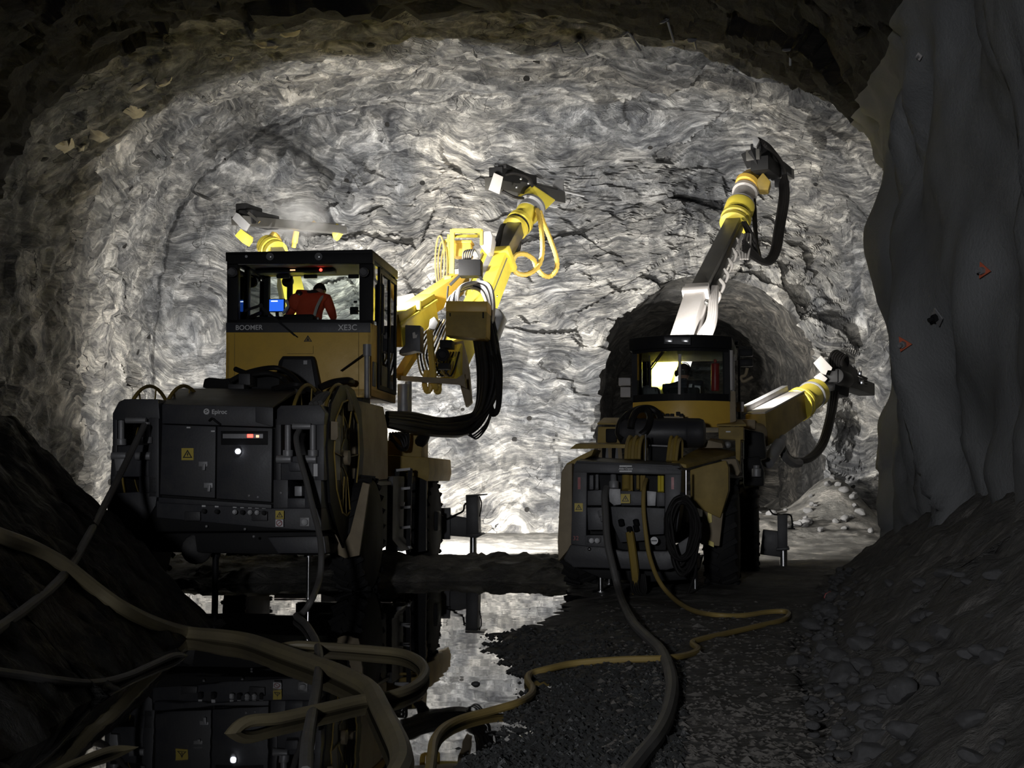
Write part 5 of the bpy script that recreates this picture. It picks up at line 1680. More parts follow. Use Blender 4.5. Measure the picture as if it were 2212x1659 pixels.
b = MB(); slab(b, F2, [(1552, 922), (1606, 922), (1606, 950), (1600, 950), (1598, 1015), (1590, 1015), (1588, 950), (1552, 948)], 2.2, 2.6); rb = part('locker', b, M['ochre'], rg2, bevel=0.012)
b = MB(); b.hexa([Q(1548, 921, 2.15), Q(1612, 921, 2.15), Q(1612, 916, 2.15), Q(1548, 917, 2.15), Q(1562, 909, 2.7), Q(1602, 909, 2.7), Q(1602, 906, 2.7), Q(1562, 906, 2.7)]); part('locker_lid', b, M['ochre'], rb, bevel=0.006)
b = MB(); slab(b, F2, quad(1568, 931, 1578, 934), 2.18, 2.2); part('locker_handle', b, M['white'], rb)
b = MB(); b.ball(Q(1572, 961, 2.1), .045, 12, 8); part('lamp', b, M['grey_steel'], rg2)
# wheels
wr = .66
for yl, pxr in ((1.55, None), (4.2, None)):
    pass
xw = F2.P(1597, 1200, 1.75).x
wheel(rg2, (xw - .20, 1.75, wr), wr, .40, 1)
xl2 = F2.P(1246, 1240, 1.2).x
wheel(rg2, (xl2, 1.75, wr), wr, .40, -1)
xf = F2.P(1640, 1140, 4.3).x
wheel(rg2, (xf - .2, 4.3, wr), wr, .38, 1)
wheel(rg2, (-xf + .3, 4.3, wr), wr, .38, -1)
b = MB(); b.beam((.15, .8, .85), (.15, 5.4, .85), .8, .45); b.beam((xl2, 1.75, .66), (xw - .2, 1.75, .66), .25, .25); b.beam((-xf + .3, 4.3, .66), (xf - .2, 4.3, .66), .25, .25); part('chassis_beam', b, M['black'], rg2, bevel=0.02)
b = MB(); slab(b, F2, [(1604, 990), (1640, 985), (1650, 1020), (1650, 1050), (1606, 1050)], 3.3, 3.9); slab(b, F2, [(1606, 925), (1650, 935), (1655, 990), (1606, 1000)], 3.4, 4.2); part('front_body', b, M['black'], rg2, bevel=0.03)
b = MB(); b.cyl(Q(1634, 1012, 3.2), Q(1634, 1030, 3.2), .06); b.cyl(Q(1634, 1005, 3.2), Q(1634, 1012, 3.2), .04); part('filter', b, M['grey_steel'], rg2, bevel=0.01)

# -- round cab
YB = 2.35
xa, xb = Q(1366, 800, YB).x, Q(1576, 800, YB).x
cxm = (xa + xb) / 2
def zc(py):
    return Q(1470, py, YB).z
def bow(z0, z1, over=0.0, inset=0.0, back=1.55, n=18, front=True):
    """Closed outline of the cab at two heights: bowed rear wall, straight flanks, flat front."""
    hw = (xb - xa) / 2 + over
    pl = []
    for k in range(n + 1):
        a = -1 + 2 * k / n
        pl.append(Vector((cxm + a * hw, YB - .30 * (1 - a * a) - over, 0)))
    pl += [Vector((cxm + hw, YB + back + over, 0)), Vector((cxm - hw, YB + back + over, 0))]
    return pl
def bow_solid(mb, z0, z1, over=0.0, back=1.55):
    pl = bow(z0, z1, over, back=back)
    mb.prism([p + Vector((0, 0, z0)) for p in pl], (0, 0, z1 - z0))
def bow_wall(mb, z0, z1, over=0.0, t=.05, k0=0, k1=18):
    pl = bow(z0, z1, over)
    for k in range(k0, k1):
        a, c = pl[k], pl[k + 1]
        mb.prism([a + Vector((0, 0, z0)), c + Vector((0, 0, z0)), c + Vector((0, t, z0)), a + Vector((0, t, z0))], (0, 0, z1 - z0))
zt2, zr2, zw0, zw1, zs2, zb2 = zc(729), zc(757), zc(763), zc(853), zc(865), zc(925)
b = MB(); bow_solid(b, zr2, zt2, .035); cab2 = part('roof', b, M['black'], rg2, label='black bowed cab roof', bevel=0.02)
b = MB(); bow_solid(b, zb2, zs2 - .01); part('cab_shell', b, M['yellow'], rg2, bevel=0.02)
cb = rg2.children[-1]
b = MB(); bow_wall(b, zs2 - .02, zw1 + .0, .006, .06); bow_wall(b, zw0, zr2 + .02, .006, .06); part('window_seal', b, M['black'], cb)
b = MB(); bow_wall(b, zw1 - .01, zw0 + .01, .0, .012, 1, 17); part('rear_window', b, M['glass'], cb)
for x, yy in ((xa + .04, YB), (xb - .04, YB), (xa + .04, YB + 1.5), (xb - .04, YB + 1.5)):
    b = MB(); b.box((x, yy + .03, (zs2 + zr2) / 2), (.09, .10, zr2 - zs2 + .02)); part('cab_post', b, M['black'], cb)
b = MB(); b.box((cxm, YB + 1.52, zs2 + .03), (xb - xa, .08, .1)); part('front_sill', b, M['black'], cb)
b = MB(); b.cyl(Q(1467.5, 852, YB - .33), Q(1468.5, 765, YB - .33), .019); part('window_bar', b, M['pale'], cb, label='pale upright bar on the rear glass')
b = MB(); b.box((cxm, YB + 1.53, (zw1 + zw0) / 2), (xb - xa - .1, .012, zw0 - zw1)); part('front_window', b, M['glass'], cb)
b = MB(); b.box((xb - .01, YB + .8, (zs2 + zr2) / 2), (.012, 1.3, zr2 - zs2)); b.box((xa + .01, YB + .8, (zs2 + zr2) / 2), (.012, 1.3, zr2 - zs2)); part('side_window', b, M['glass'], cb)
b = MB(); slab(b, F2, [(1434, 727), (1492, 728), (1492, 745), (1434, 743)], YB - .40, YB - .30); lbr = part('roof_light_bar', b, M['charcoal_dark'], cab2, bevel=0.008)
for x in (1445, 1480):
    b = MB(); slab(b, F2, [(x - 9, 731), (x + 8, 731), (x + 8, 740), (x - 9, 739)], YB - .425, YB - .39); part('lens', b, M['lens_off'], lbr, bevel=0.008)
b = MB(); b.beam(Q(1430, 760, YB - .34), Q(1402, 798, YB - .25), .014, .014); b.beam(Q(1434, 760, YB - .34), Q(1405, 800, YB - .25), .012, .012); b.beam(Q(1403, 768, YB - .22), Q(1403, 838, YB - .22), .014, .014); part('wiper', b, M['black'], cb)
b = MB(); b.cyl(Q(1579, 843, YB + .02), Q(1579, 757, YB + .02), .028); b.cyl(Q(1584, 920, YB + .1), Q(1584, 770, YB + .1), .014); part('grab_post', b, M['pale'], cb)
b = MB(); b.prism([Q(1578, 845, YB), Q(1588, 845, YB), Q(1590, 910, YB), Q(1574, 915, YB)], (0, .1, 0)); part('door_sill', b, M['tan'], cb, bevel=0.008)
b = MB(); b.box((cxm, YB + .75, zs2 - .2), (.5, .5, .1)); b.box((cxm, YB + .5, zs2 + .05), (.40, .08, .3)); part('seat', b, M['black'], cb, bevel=0.03)
b = MB(); slab(b, F2, [(1390, 834), (1420, 836), (1423, 852), (1385, 852)], YB + .5, YB + .9); slab(b, F2, quad(1394, 832, 1406, 836), YB + .48, YB + .6); part('console', b, M['charcoal_dark'], cb, bevel=0.01)
b = MB(); slab(b, F2, [(1500, 832), (1513, 833), (1513, 852), (1500, 850)], YB + .6, YB + .66); slab(b, F2, [(1488, 829), (1496, 829), (1494, 842), (1486, 840)], YB + .6, YB + .62); part('joystick_panel', b, M['grey_steel'], cb, bevel=0.006)
b = MB(); b.cyl(Q(1545, 845, YB + .7), Q(1545, 785, YB + .7), .055, n=18); b.cyl(Q(1545, 784, YB + .7), Q(1545, 776, YB + .7), .02); part('fire_extinguisher', b, M['red'], cb, label='red fire extinguisher', bevel=0.015)
# mirrors and lamp cluster
b = MB(); slab(b, F2, quad(1336, 816, 1362, 833), YB + .1, YB + .18); slab(b, F2, quad(1340, 836, 1362, 858), YB + .14, YB + .2); part('mirror', b, M['pale'], cb, bevel=0.01)
for (x, y) in ((1612, 762), (1612, 784)):
    b = MB(); b.box(Q(x, y, YB + .9), (.18, .16, .10)); part('side_lamp', b, M['black'], rg2, bevel=0.025)
b = MB(); b.beam(Q(1590, 750, YB + .9), Q(1625, 750, YB + .9), .02, .02); b.beam(Q(1597, 748, YB + .9), Q(1597, 905, YB + .9), .03, .03); b.beam(Q(1592, 735, YB + .9), Q(1590, 745, YB + .9), .04, .04); part('lamp_bracket', b, M['black'], rg2)
b = MB(); b.tube([Q(1614, 795, YB + .9), Q(1610, 810, YB + .9), Q(1600, 815, YB + .9), Q(1606, 824, YB + .9), Q(1626, 814, YB + .9)], .022); part('lamp_hose', b, M['tan'], rg2)
b = MB(); b.cyl(Q(1599, 890, YB + .9), Q(1599, 868, YB + .9), .05); part('beacon', b, M['pale'], rg2, bevel=0.01)

# -- boom rising over the cab
a0, a1, a2, a3 = Q(1420, 905, 4.4), Q(1485, 722, 5.6), Q(1507, 640, 6.4), Q(1588, 478, 9.4)
b = MB(); b.beam(Q(1440, 850, 4.7), a2, .34, .34, .32, .34); bo = part('boom', b, M['pale'], rg2, label='pale boom rising above the round cab', bevel=0.015)
b = MB(); b.beam(Q(1412, 870, 4.5), Q(1450, 790, 5.0), .42, .34); part('boom_base', b, M['bright_yellow'], bo, bevel=0.03)
b = MB(); b.beam(Q(1448, 850, 4.5), Q(1478, 740, 5.3), .06, .30); part('side_rail', b, M['bright_yellow'], bo, bevel=0.01)
d_ = (a2 - a1).normalized()
b = MB(); b.beam(a2 - d_ * .14, a2 - d_ * .02, .42, .42); b.beam(a2 + d_ * .02, a2 + d_ * .10, .38, .38); part('boom_collar', b, M['pale'], bo, bevel=0.012)
b = MB(); b.beam(a2, a3, .27, .24); part('inner_boom', b, M['dark_steel'], bo, label='dark inner boom tube', bevel=0.012)
b = MB(); b.cyl(Q(1522, 662, 6.2), Q(1596, 492, 9.2), .085); part('boom_cylinder', b, M['dark_steel'], bo, bevel=0.01)
b = MB(); b.cyl(Q(1506, 725, 5.7), Q(1524, 655, 6.3), .05); part('boom_cylinder', b, M['pale'], bo)
for k in range(4):
    b = MB(); b.tube([Q(1492 + k * 8, 760, 5.3), Q(1512 + k * 8, 720, 5.5), Q(1530 + k * 5, 690, 5.8), Q(1535 + k * 4, 650, 6.2), Q(1540 + k * 3, 620, 6.6)], .034); part('boom_hose', b, M['pale'], bo)
for k in range(6):
    b = MB(); q0 = Q(1545 + k * 9, 625 - k * 22, 6.6 + k * .4); b.tube([q0, q0 + Vector((.07, 0, -.10)), q0 + Vector((.02, 0, -.22))], .03); part('hose_clip', b, M['pale'], bo)
ax = (Q(1606, 425, 9.9) - a3).normalized()
b = MB(); b.lathe(a3 - ax * .12, ax, [(0, .20), (.03, .27), (.10, .27), (.13, .22), (.17, .28), (.24, .28), (.27, .22)], 28); ro2 = part('rotary_unit', b, M['bright_yellow'], bo)
b = MB(); b.torus(a3 + ax * .18, ax, .22, .03, 28, 6); part('seal_ring', b, M['black'], ro2)
b = MB(); b.lathe(a3 + ax * .20, ax, [(0, .20), (.10, .27), (.26, .27), (.28, .23)], 26); part('elbow', b, M['bright_yellow'], ro2)
b = MB(); b.lathe(a3 + ax * .46, ax, [(0, .26), (.06, .26), (.08, .21), (.40, .20), (.42, .24), (.5, .24)], 26); part('elbow_flange', b, M['pale'], ro2)
b = MB(); b.lathe(Q(1612, 402, 10.0), (Q(1632, 372, 10.3) - Q(1612, 402, 10.0)), [(0, .22), (.08, .24), (.12, .22), (.3, .18)], 24); part('tilt_unit', b, M['yellow'], ro2)
b = MB(); slab(b, F2, [(1632, 392), (1648, 372), (1665, 392), (1660, 410), (1640, 410)], 9.9, 10.3); part('cradle', b, M['ochre'], bo, bevel=0.02)
f0, f1 = Q(1626, 334, 9.6), Q(1702, 378, 11.8)
b = MB(); b.beam(f0, f1, .26, .20); fb = part('feed_beam', b, M['dark_steel'], bo, bevel=0.01)
b = MB(); b.beam(Q(1632, 318, 9.6), Q(1700, 372, 11.4), .20, .16); b.beam(Q(1640, 352, 9.6), Q(1668, 372, 10.4), .34, .26); b.beam(Q(1618, 345, 9.7), Q(1650, 330, 9.9), .34, .30); part('rock_drill', b, M['black'], fb, bevel=0.02)
b = MB(); slab(b, F2, [(1625, 297), (1634, 294), (1641, 302), (1634, 316), (1627, 312)], 9.4, 9.6); part('end_plate', b, M['grey_steel'], fb, bevel=0.01)
for k in range(5):
    b = MB(); b.tube([Q(1638 + k * 4, 300 + k * 4, 9.6), Q(1664 + k * 4, 318 + k * 5, 10.0), Q(1688 + k * 2, 355 + k * 4, 10.4), Q(1698 - k * 3, 385 + k * 3, 10.4), Q(1702 - k * 4, 425, 10.2), Q(1692 - k * 4, 490, 9.8), Q(1682 - k * 4, 545, 9.4), Q(1662 - k * 3, 570 - k * 2, 9.0), Q(1634, 562 - k * 3, 8.6), Q(1606, 540 - k * 5, 8.2)], .034); part('boom_hose', b, M['rubber'], bo)
for k in range(3):
    b = MB(); b.tube([Q(1626 + k * 2, 430, 9.9), Q(1630 + k * 2, 500, 9.5), Q(1642 - k * 3, 555, 9.0), Q(1630, 540 - k * 12, 8.6), Q(1604 + k * 3, 480, 9.0)], .026); part('boom_hose', b, M['rubber'], bo)
for k in range(4):
    b = MB(); b.tube([Q(1600 + k * 5, 560, 8.2), Q(1596 + k * 8, 530, 8.4), Q(1604 + k * 6, 505, 8.7)], .02); part('boom_hose', b, M['pale'], bo)
for (x, y) in ((1690, 372), (1680, 395), (1698, 400), (1672, 380)):
    b = MB(); b.box(Q(x, y, 10.5), (.12, .2, .14)); part('fitting', b, M['black'], fb, bevel=0.02)

# -- boom lowered to the right
g0, g1 = Q(1634, 930, 4.4), Q(1722, 876, 6.4)
b = MB(); b.beam(g0, g1, .30, .46, .30, .40); bq = part('boom', b, M['ochre'], rg2, label='yellow boom lowered to the right', bevel=0.015)
b = MB(); b.beam(g0 + Vector((0, -.02, .245)), g1 + Vector((0, -.02, .215)), .26, .03); part('boom_top_plate', b, M['pale'], bq, bevel=0.006)
b = MB(); b.beam(g0 + Vector((-.18, .1, .30)), g1 + Vector((-.18, .0, .27)), .10, .09); part('hose_tray', b, M['grey_steel'], bq, bevel=0.01)
for k in range(6):
    q0 = Q(1652 + k * 14, 938 - k * 11, 4.55 + k * .34); b = MB(); b.ball(q0 + Vector((.04, -.02, 0)), .026, 8, 6); part('bolt', b, M['steel'], bq)
b = MB(); b.box(Q(1615, 918, 4.2), (.22, .3, .14)); b.cyl(Q(1612, 935, 4.2), Q(1640, 938, 4.4), .16); part('boom_pivot', b, M['tan'], bq, bevel=0.02)
ax = (Q(1778, 838, 7.3) - g1).normalized()
b = MB(); b.lathe(g1 - ax * .05, ax, [(0, .18), (.03, .26), (.08, .26), (.10, .21), (.14, .26), (.2, .26), (.22, .17)], 26); r3 = part('rotary_unit', b, M['bright_yellow'], bq)
b = MB(); b.lathe(g1 + ax * .18, ax, [(0, .18), (.05, .22), (.34, .22), (.35, .19), (.40, .19), (.41, .23), (.58, .23), (.60, .18)], 26); part('elbow', b, M['bright_yellow'], r3)
b = MB(); b.torus(g1 + ax * .57, ax, .215, .025, 26, 6); part('seal_ring', b, M['grey_steel'], r3)
b = MB(); b.hexa([Q(1757, 815, 7.3), Q(1776, 832, 7.3), Q(1788, 818, 7.3), Q(1772, 804, 7.3), Q(1760, 812, 7.7), Q(1780, 828, 7.7), Q(1792, 814, 7.7), Q(1776, 802, 7.7)]); part('bracket', b, M['pale'], r3, bevel=0.015)
b = MB(); b.tube([Q(1690, 876, 6.2), Q(1698, 860, 6.4), Q(1712, 853, 6.6), Q(1724, 862, 6.6)], .03); part('boom_hose', b, M['pale'], bq)
h0, h1 = Q(1790, 812, 7.4), Q(1872, 842, 9.6)
b = MB(); b.beam(h0, h1, .30, .22); fq = part('feed_beam', b, M['black'], bq, bevel=0.02)
b = MB(); b.beam(Q(1800, 792, 7.6), Q(1842, 812, 8.6), .26, .30, .2, .2); b.cyl(Q(1806, 812, 7.4), Q(1830, 822, 7.9), .13); b.beam(Q(1790, 836, 7.7), Q(1822, 846, 8.0), .26, .22); part('rock_drill', b, M['black'], fq, bevel=0.04)
b = MB(); slab(b, F2, [(1757, 784), (1773, 768), (1798, 794), (1796, 800), (1788, 800), (1784, 810), (1774, 806)], 7.25, 7.31); part('end_plate', b, M['pale'], fq, label='pale end plate', bevel=0.006)
for k in range(6):
    b = MB(); b.tube([Q(1792 + k * 5, 800 - k * 2, 7.5), Q(1794 + k * 5, 768 + k * 2, 7.6), Q(1808 + k * 4, 758 + k * 2, 7.8), Q(1822 + k * 2, 774 + k * 2, 7.9), Q(1826, 800, 8.0)], .022); part('feed_hose', b, M['rubber'], fq)
for k in range(4):
    b = MB(); b.tube([Q(1822, 796 + k * 8, 8.0), Q(1846, 806 + k * 7, 8.5), Q(1872, 818 + k * 5, 9.0)], .022); part('feed_hose', b, M['rubber'], fq)
for (x, y) in ((1854, 822), (1862, 826), (1858, 806), (1828, 838)):
    b = MB(); b.box(Q(x, y, 8.6), (.06, .06, .07)); part('fitting', b, M['steel'], fq, bevel=0.01)
for k in range(3):
    b = MB(); b.tube([Q(1796 + k * 5, 850, 7.6), Q(1790 + k * 4, 900, 7.0), Q(1772 + k * 4, 960, 6.4), Q(1742 + k * 3, 992, 5.8), Q(1708, 998 - k * 3, 5.2), Q(1690, 972 - k * 4, 4.8)], .05); part('boom_hose', b, M['rubber'], bq)
b = MB(); b.tube([Q(1688, 965, 4.8), Q(1694, 985, 4.9), Q(1712, 1000, 5.1), Q(1728, 1000, 5.3)], .065, corr=.08, pitch=.06); part('spiral_conduit', b, M['grey_steel'], bq)
b = MB(); b.cyl(Q(1658, 1000, 4.2), Q(1684, 958, 4.6), .09); b.cyl(Q(1680, 965, 4.55), Q(1692, 945, 4.8), .05); part('lift_cylinder', b, M['grey_steel'], bq, bevel=0.01)
# front jack
b = MB(); b.beam(Q(1645, 1170, 5.0), Q(1690, 1176, 5.0), .22, .36); fj2 = part('outrigger_beam', b, M['charcoal_dark'], rg2, bevel=0.015)
b = MB(); slab(b, F2, [(1679, 1112), (1701, 1112), (1701, 1188), (1680, 1188)], 4.85, 5.15); slab(b, F2, [(1676, 1184), (1704, 1182), (1706, 1188), (1676, 1190)], 4.82, 5.18); part('jack_housing', b, M['charcoal_dark'], fj2, bevel=0.01)
b = MB(); b.cyl(Q(1692, 1188, 5.0), G2(F2, 1692, 5.0, -.02), .058); b.cyl(G2(F2, 1692, 5.0, .03), G2(F2, 1692, 5.0, -.02), .14); part('jack_rod', b, M['steel'], fj2)
b = MB(); b.tube([Q(1662, 1100, 4.9), Q(1670, 1110, 4.9), Q(1684, 1112, 4.9), Q(1706, 1112, 4.9), Q(1711, 1125, 4.9), Q(1711, 1140, 4.9)], .012); b.box(Q(1710, 1142, 4.9), (.10, .08, .02)); b.box(Q(1712, 1136, 4.9), (.03, .03, .08)); part('jack_valve', b, M['black'], fj2)

# lamps
for x in (cxm - .45, cxm + .45):
    work_light(rg2, F2, (x, YB + 1.72, zt2 - .04), (x, YB + 9, zt2 + 1.6), 600)
work_light(rg2, F2, (-.55, 5.0, 1.5), (.4, 12, 2.2), 1100, angle=95)
work_light(rg2, F2, (.55, 5.9, 1.0), (2.2, 12, 1.2), 160, angle=140)

hip = Q(1480, 884, YB + .75); chest = Q(1479, 850, YB + .84); neck = Q(1477, 826, YB + .90); hd = Q(1477, 806, YB + .93)
man2, *_ = operator(F2, 'person in dark clothes with ear muffs seated inside the round cab', hip, chest, neck, hd, .105, (-.25, .0, .05), .20,
                   Q(1446, 862, YB + .95), Q(1440, 862, YB + 1.2), Q(1512, 860, YB + .95), Q(1512, 858, YB + 1.2), .42,
                   (M['navy'], M['navy']), rg2, M['helmet'], muffs=True)

# black cable hung in a long coil on the corner of this rig
rnd = random.Random(8)
hc = empty('cable_coil', F2.world(Q(1476, 1150, -.10)), -R(12.0))
tag(hc, 'long coil of black cable hanging on the rear corner of the round-cab rig', 'cable coil')
o_ = F2.local(hc.location)
for k in range(13):
    cx_ = 1474 + rnd.uniform(-7, 7); top = 1076 + rnd.uniform(-6, 10); bot = 1222 + rnd.uniform(-26, 26); hw = 32 + rnd.uniform(-9, 6); dd = -.10 + rnd.uniform(-.10, .09)
    pts = []
    for a in np.linspace(0, 2 * math.pi, 17):
        s_ = math.sin(a)
        wdt = hw * (.75 + .25 * (1 if math.cos(a) > 0 else .6))
        pts.append(Q(cx_ + wdt * s_ + 3 * math.sin(2 * a + k), (top + bot) / 2 - (bot - top) / 2 * math.cos(a), dd + .03 * math.cos(a)) - o_)
    b = MB(); b.tube(pts, .017, n=8, sub=3); part('cable_loop', b, M['rubber'], hc)
b = MB(); b.tube([Q(1500, 1180, -.1) - o_, Q(1503, 1230, -.12) - o_, Q(1494, 1262, -.1) - o_, Q(1484, 1286, -.1) - o_], .015); part('cable_tail', b, M['rubber'], hc)
b = MB(); b.beam(Q(1474, 1072, -.12) - o_, Q(1474, 1066, .02) - o_, .05, .03); part('coil_strap', b, M['charcoal'], hc)

# ------------------------------------------------------------------ hoses and cables on the ground
def ground_hose(name, label, pts, r, m, cat='hose', sink=(0, 0), n=10):
    """pts: (px, py, None) lies on the ground or water, (px, py, Y) hangs at that distance."""
    ps = []
    for px, py, Y in pts:
        if Y is not None:
            ps.append(W(px, py, Y)); continue
        ps.append(on_ground(px, py, r * .9))
    ps[0].z -= sink[0]; ps[-1].z -= sink[1]
    o3 = ps[len(ps) // 2].copy()
    mb = MB(); mb.tube([p - o3 for p in ps], r, n=n, sub=8)
    o = link(name, mb.mesh(name), m)
    o.location = o3
    tag(o, label, cat)
    return o


ground_hose('power_cable', 'grey trailing cable running from the left reel column down across the mud bank',
            [(312, 918, 13.85), (300, 942, 13.7), (272, 1000, 13.3), (240, 1064, 12.5), (212, 1118, 11.6), (186, 1166, None), (160, 1212, None), (120, 1262, None), (50, 1320, None), (-10, 1362, None), (-60, 1400, None)], .034, M['hose_grey'], 'cable')
ground_hose('water_hose', 'fat muddy yellow hose draped over the dark mud bank at the left edge',
            [(-60, 1135, None), (0, 1158, None), (70, 1184, None), (140, 1222, None), (205, 1272, None), (262, 1312, None), (330, 1345, None), (400, 1366, None), (480, 1374, None), (540, 1384, None), (620, 1412, None), (700, 1440, None), (760, 1466, None), (800, 1490, None),
             (822, 1530, None), (845, 1575, None), (862, 1612, None), (868, 1650, None), (850, 1690, None)], .056, M['hose_tan'])
ground_hose('water_hose', 'thinner yellow hose making a hairpin loop in the puddle below the rig',
            [(520, 1398, None), (620, 1396, None), (700, 1397, None), (800, 1404, None), (870, 1412, None), (905, 1428, None), (918, 1452, None), (900, 1480, None), (850, 1502, None), (780, 1512, None), (700, 1530, None), (600, 1552, None), (520, 1566, None), (460, 1580, None)], .034, M['hose_tan'], sink=(.12, .16))
ground_hose('power_cable', 'grey cable hanging from the right column into the puddle',
            [(646, 930, 13.9), (640, 948, 13.8), (648, 990, 13.7), (662, 1040, 13.6), (676, 1100, 13.5), (690, 1155, 13.3), (694, 1200, 13.1), (690, 1250, 13.0), (672, 1298, 12.6), (652, 1326, None), (640, 1331, None), (660, 1348, None), (682, 1384, None), (690, 1420, None), (686, 1470, None), (676, 1530, None), (664, 1600, None), (660, 1670, None)], .032, M['hose_grey'], 'cable')
ground_hose('power_cable', 'thin grey cable lying along the left mud bank in the near corner',
            [(-40, 1448, None), (40, 1458, None), (120, 1470, None), (200, 1476, None), (270, 1462, None), (330, 1436, None), (380, 1416, None), (416, 1404, None)], .026, M['hose_grey'], 'cable', sink=(0, .08))
ground_hose('water_hose', 'short length of pale hose breaking the water in the bottom left corner',
            [(120, 1668, None), (170, 1645, None), (250, 1618, None), (334, 1601, None)], .018, M['hose_tan'], sink=(0, .06))
ground_hose('power_cable', 'thick grey cable curving down from the round-cab rig across the gravel',
            [(1310, 1054, 14.4), (1306, 1072, 14.3), (1308, 1110, 14.2), (1312, 1170, 14.1), (1324, 1225, 14.0), (1338, 1280, 13.8), (1354, 1320, None), (1372, 1350, None), (1400, 1378, None), (1428, 1405, None), (1444, 1440, None), (1452, 1480, None), (1448, 1520, None), (1436, 1560, None), (1414, 1600, None), (1386, 1635, None), (1350, 1680, None)], .040, M['hose_grey'], 'cable')
ground_hose('water_hose', 'yellow hose looping over the gravel from the round-cab rig to the near puddle edge',
            [(1396, 1036, 14.45), (1391, 1056, 14.3), (1390, 1100, 14.2), (1396, 1160, 14.1), (1404, 1205, 14.0), (1422, 1252, 13.8), (1450, 1288, 13.5), (1490, 1316, None), (1540, 1328, None), (1600, 1330, None), (1660, 1322, None), (1695, 1321, None), (1704, 1328, None), (1690, 1340, None), (1640, 1352, None), (1580, 1366, None), (1510, 1382, None), (1496, 1390, None), (1508, 1402, None), (1492, 1413, None), (1440, 1422, None), (1340, 1425, None), (1240, 1433, None), (1180, 1446, None), (1146, 1456, None), (1140, 1470, None), (1150, 1486, None), (1146, 1502, None), (1120, 1518, None), (1060, 1536, None), (1000, 1552, None), (960, 1572, None), (938, 1600, None), (932, 1640, None), (925, 1690, None)], .024, M['hose_yellow'])

# ------------------------------------------------------------------ stones
def stone_mesh(name, seed, sub=3, flat=.62, cut=7):
    rr = random.Random(seed)
    bm = bmesh.new(); bmesh.ops.create_icosphere(bm, subdivisions=sub, radius=1.0)
    pl = [(Vector((rr.gauss(0, 1), rr.gauss(0, 1), rr.gauss(0, 1))).normalized(), rr.uniform(.55, .85)) for _ in range(cut)]
    for v in bm.verts:
        p = v.co.copy()
        for n_, d_ in pl:
            e = p.dot(n_) - d_
            if e > 0:
                p -= n_ * e * .92
        p *= 1 + .10 * noise.noise(p * 2.1 + Vector((seed * 3.1, 0, 0))) + .035 * noise.noise(p * 6.3)
        v.co = Vector((p.x, p.y * .8, p.z * flat))
    me = bpy.data.meshes.new(name); bm.to_mesh(me); bm.free()
    for p in me.polygons:
        p.use_smooth = True
    me.set_sharp_from_angle(angle=R(32))
    return me


STONES = [stone_mesh('rock', s_) for s_ in range(8)]
PEBS = [stone_mesh('pebble', 40 + s_, 2, .7, 6) for s_ in range(5)]
for me in STONES:
    me.materials.append(M['stone'])
for me in PEBS:
    me.materials.append(M['pebble'])


def put(me, name, px, py, wpx, label, cat, group=None, flat=1.0, sink=.05):
    p = on_ground(px, py)
    z = max(ground_z(p.x, p.y), -.02)
    s = wpx / 2 * p.y / FPX
    o = bpy.data.objects.new(name, me); COL.objects.link(o)
    o.location = (p.x, p.y, z + s * .62 * (1 - sink) * .6)
    o.scale = (s, s, s * flat)
    o.rotation_euler = (rnd.uniform(-.25, .25), rnd.uniform(-.25, .25), rnd.uniform(0, 6.28))
    tag(o, label, cat, group)
    return o


BIG = [(1758, 1366, 62, 'pale flat-topped stone at the foot of the rubble, beyond the hose bend'),
       (1772, 1322, 38, 'upright pale stone in the rubble just past the tip of the hose bend'),
       (1790, 1335, 56, 'long thin slab of stone lying level in the rubble beside the hose bend'),
       (1802, 1256, 30, 'small pale block at the far end of the rubble strip'),
       (1800, 1294, 34, 'rounded grey stone in the far rubble strip'),
       (1788, 1412, 62, 'angular grey slab leaning in the middle of the rubble strip'),
       (1800, 1432, 70, 'broad wedge of stone in the middle of the rubble strip'),
       (1722, 1440, 52, 'low greenish stone standing out from the rubble onto the track'),
       (1826, 1475, 84, 'big dark boulder half buried in the near rubble'),
       (1934, 1462, 70, 'rounded boulder on the slope beneath the sprayed wall'),
       (2012, 1480, 60, 'stone lodged beside the rounded boulder on the slope'),
       (1770, 1540, 48, 'round stone at the near foot of the rubble strip'),
       (1806, 1512, 60, 'long flat slab in the near rubble strip'),
       (1818, 1600, 56, 'pointed stone low in the near rubble strip'),
       (1950, 1510, 96, 'long sloping slab of rock on the near right-hand bank')]
for k, (x, y, w_, lb_) in enumerate(BIG):
    put(STONES[k % 8], 'rock', x, y, w_, lb_, 'rock', flat=1.0 if k % 3 else .7)
for k in range(150):
    t = rnd.random()
    y = 1238 + 420 * t ** 1.1
    x0 = np.interp(y, [1238, 1290, 1330, 1400, 1460, 1540, 1660], [1806, 1790, 1766, 1738, 1752, 1742, 1786])
    x = x0 + abs(rnd.gauss(0, 1)) * (26 + 46 * t) + rnd.uniform(-14, 8)
    w_ = rnd.uniform(9, 20) + rnd.random() ** 2 * (10 + 22 * t)
    put(STONES[rnd.randrange(8)], 'rock', x, y, w_, 'small grey rock fragment in the rubble strip along the right-hand bank', 'rock', 'rubble along the right-hand bank', flat=rnd.uniform(.7, 1.0))
for k in range(46):
    y = rnd.uniform(1230, 1650)
    x = np.interp(y, [1230, 1660], [1850, 1870]) + 330 * rnd.random() ** 1.2
    put(STONES[rnd.randrange(8)], 'rock', x, y, rnd.uniform(30, 110) * np.interp(y, [1230, 1650], [.6, 1.1]), 'dark half-buried rock in the right-hand bank below the sprayed wall', 'rock', 'rocks in the right-hand bank', flat=rnd.uniform(.6, .9), sink=1.1)
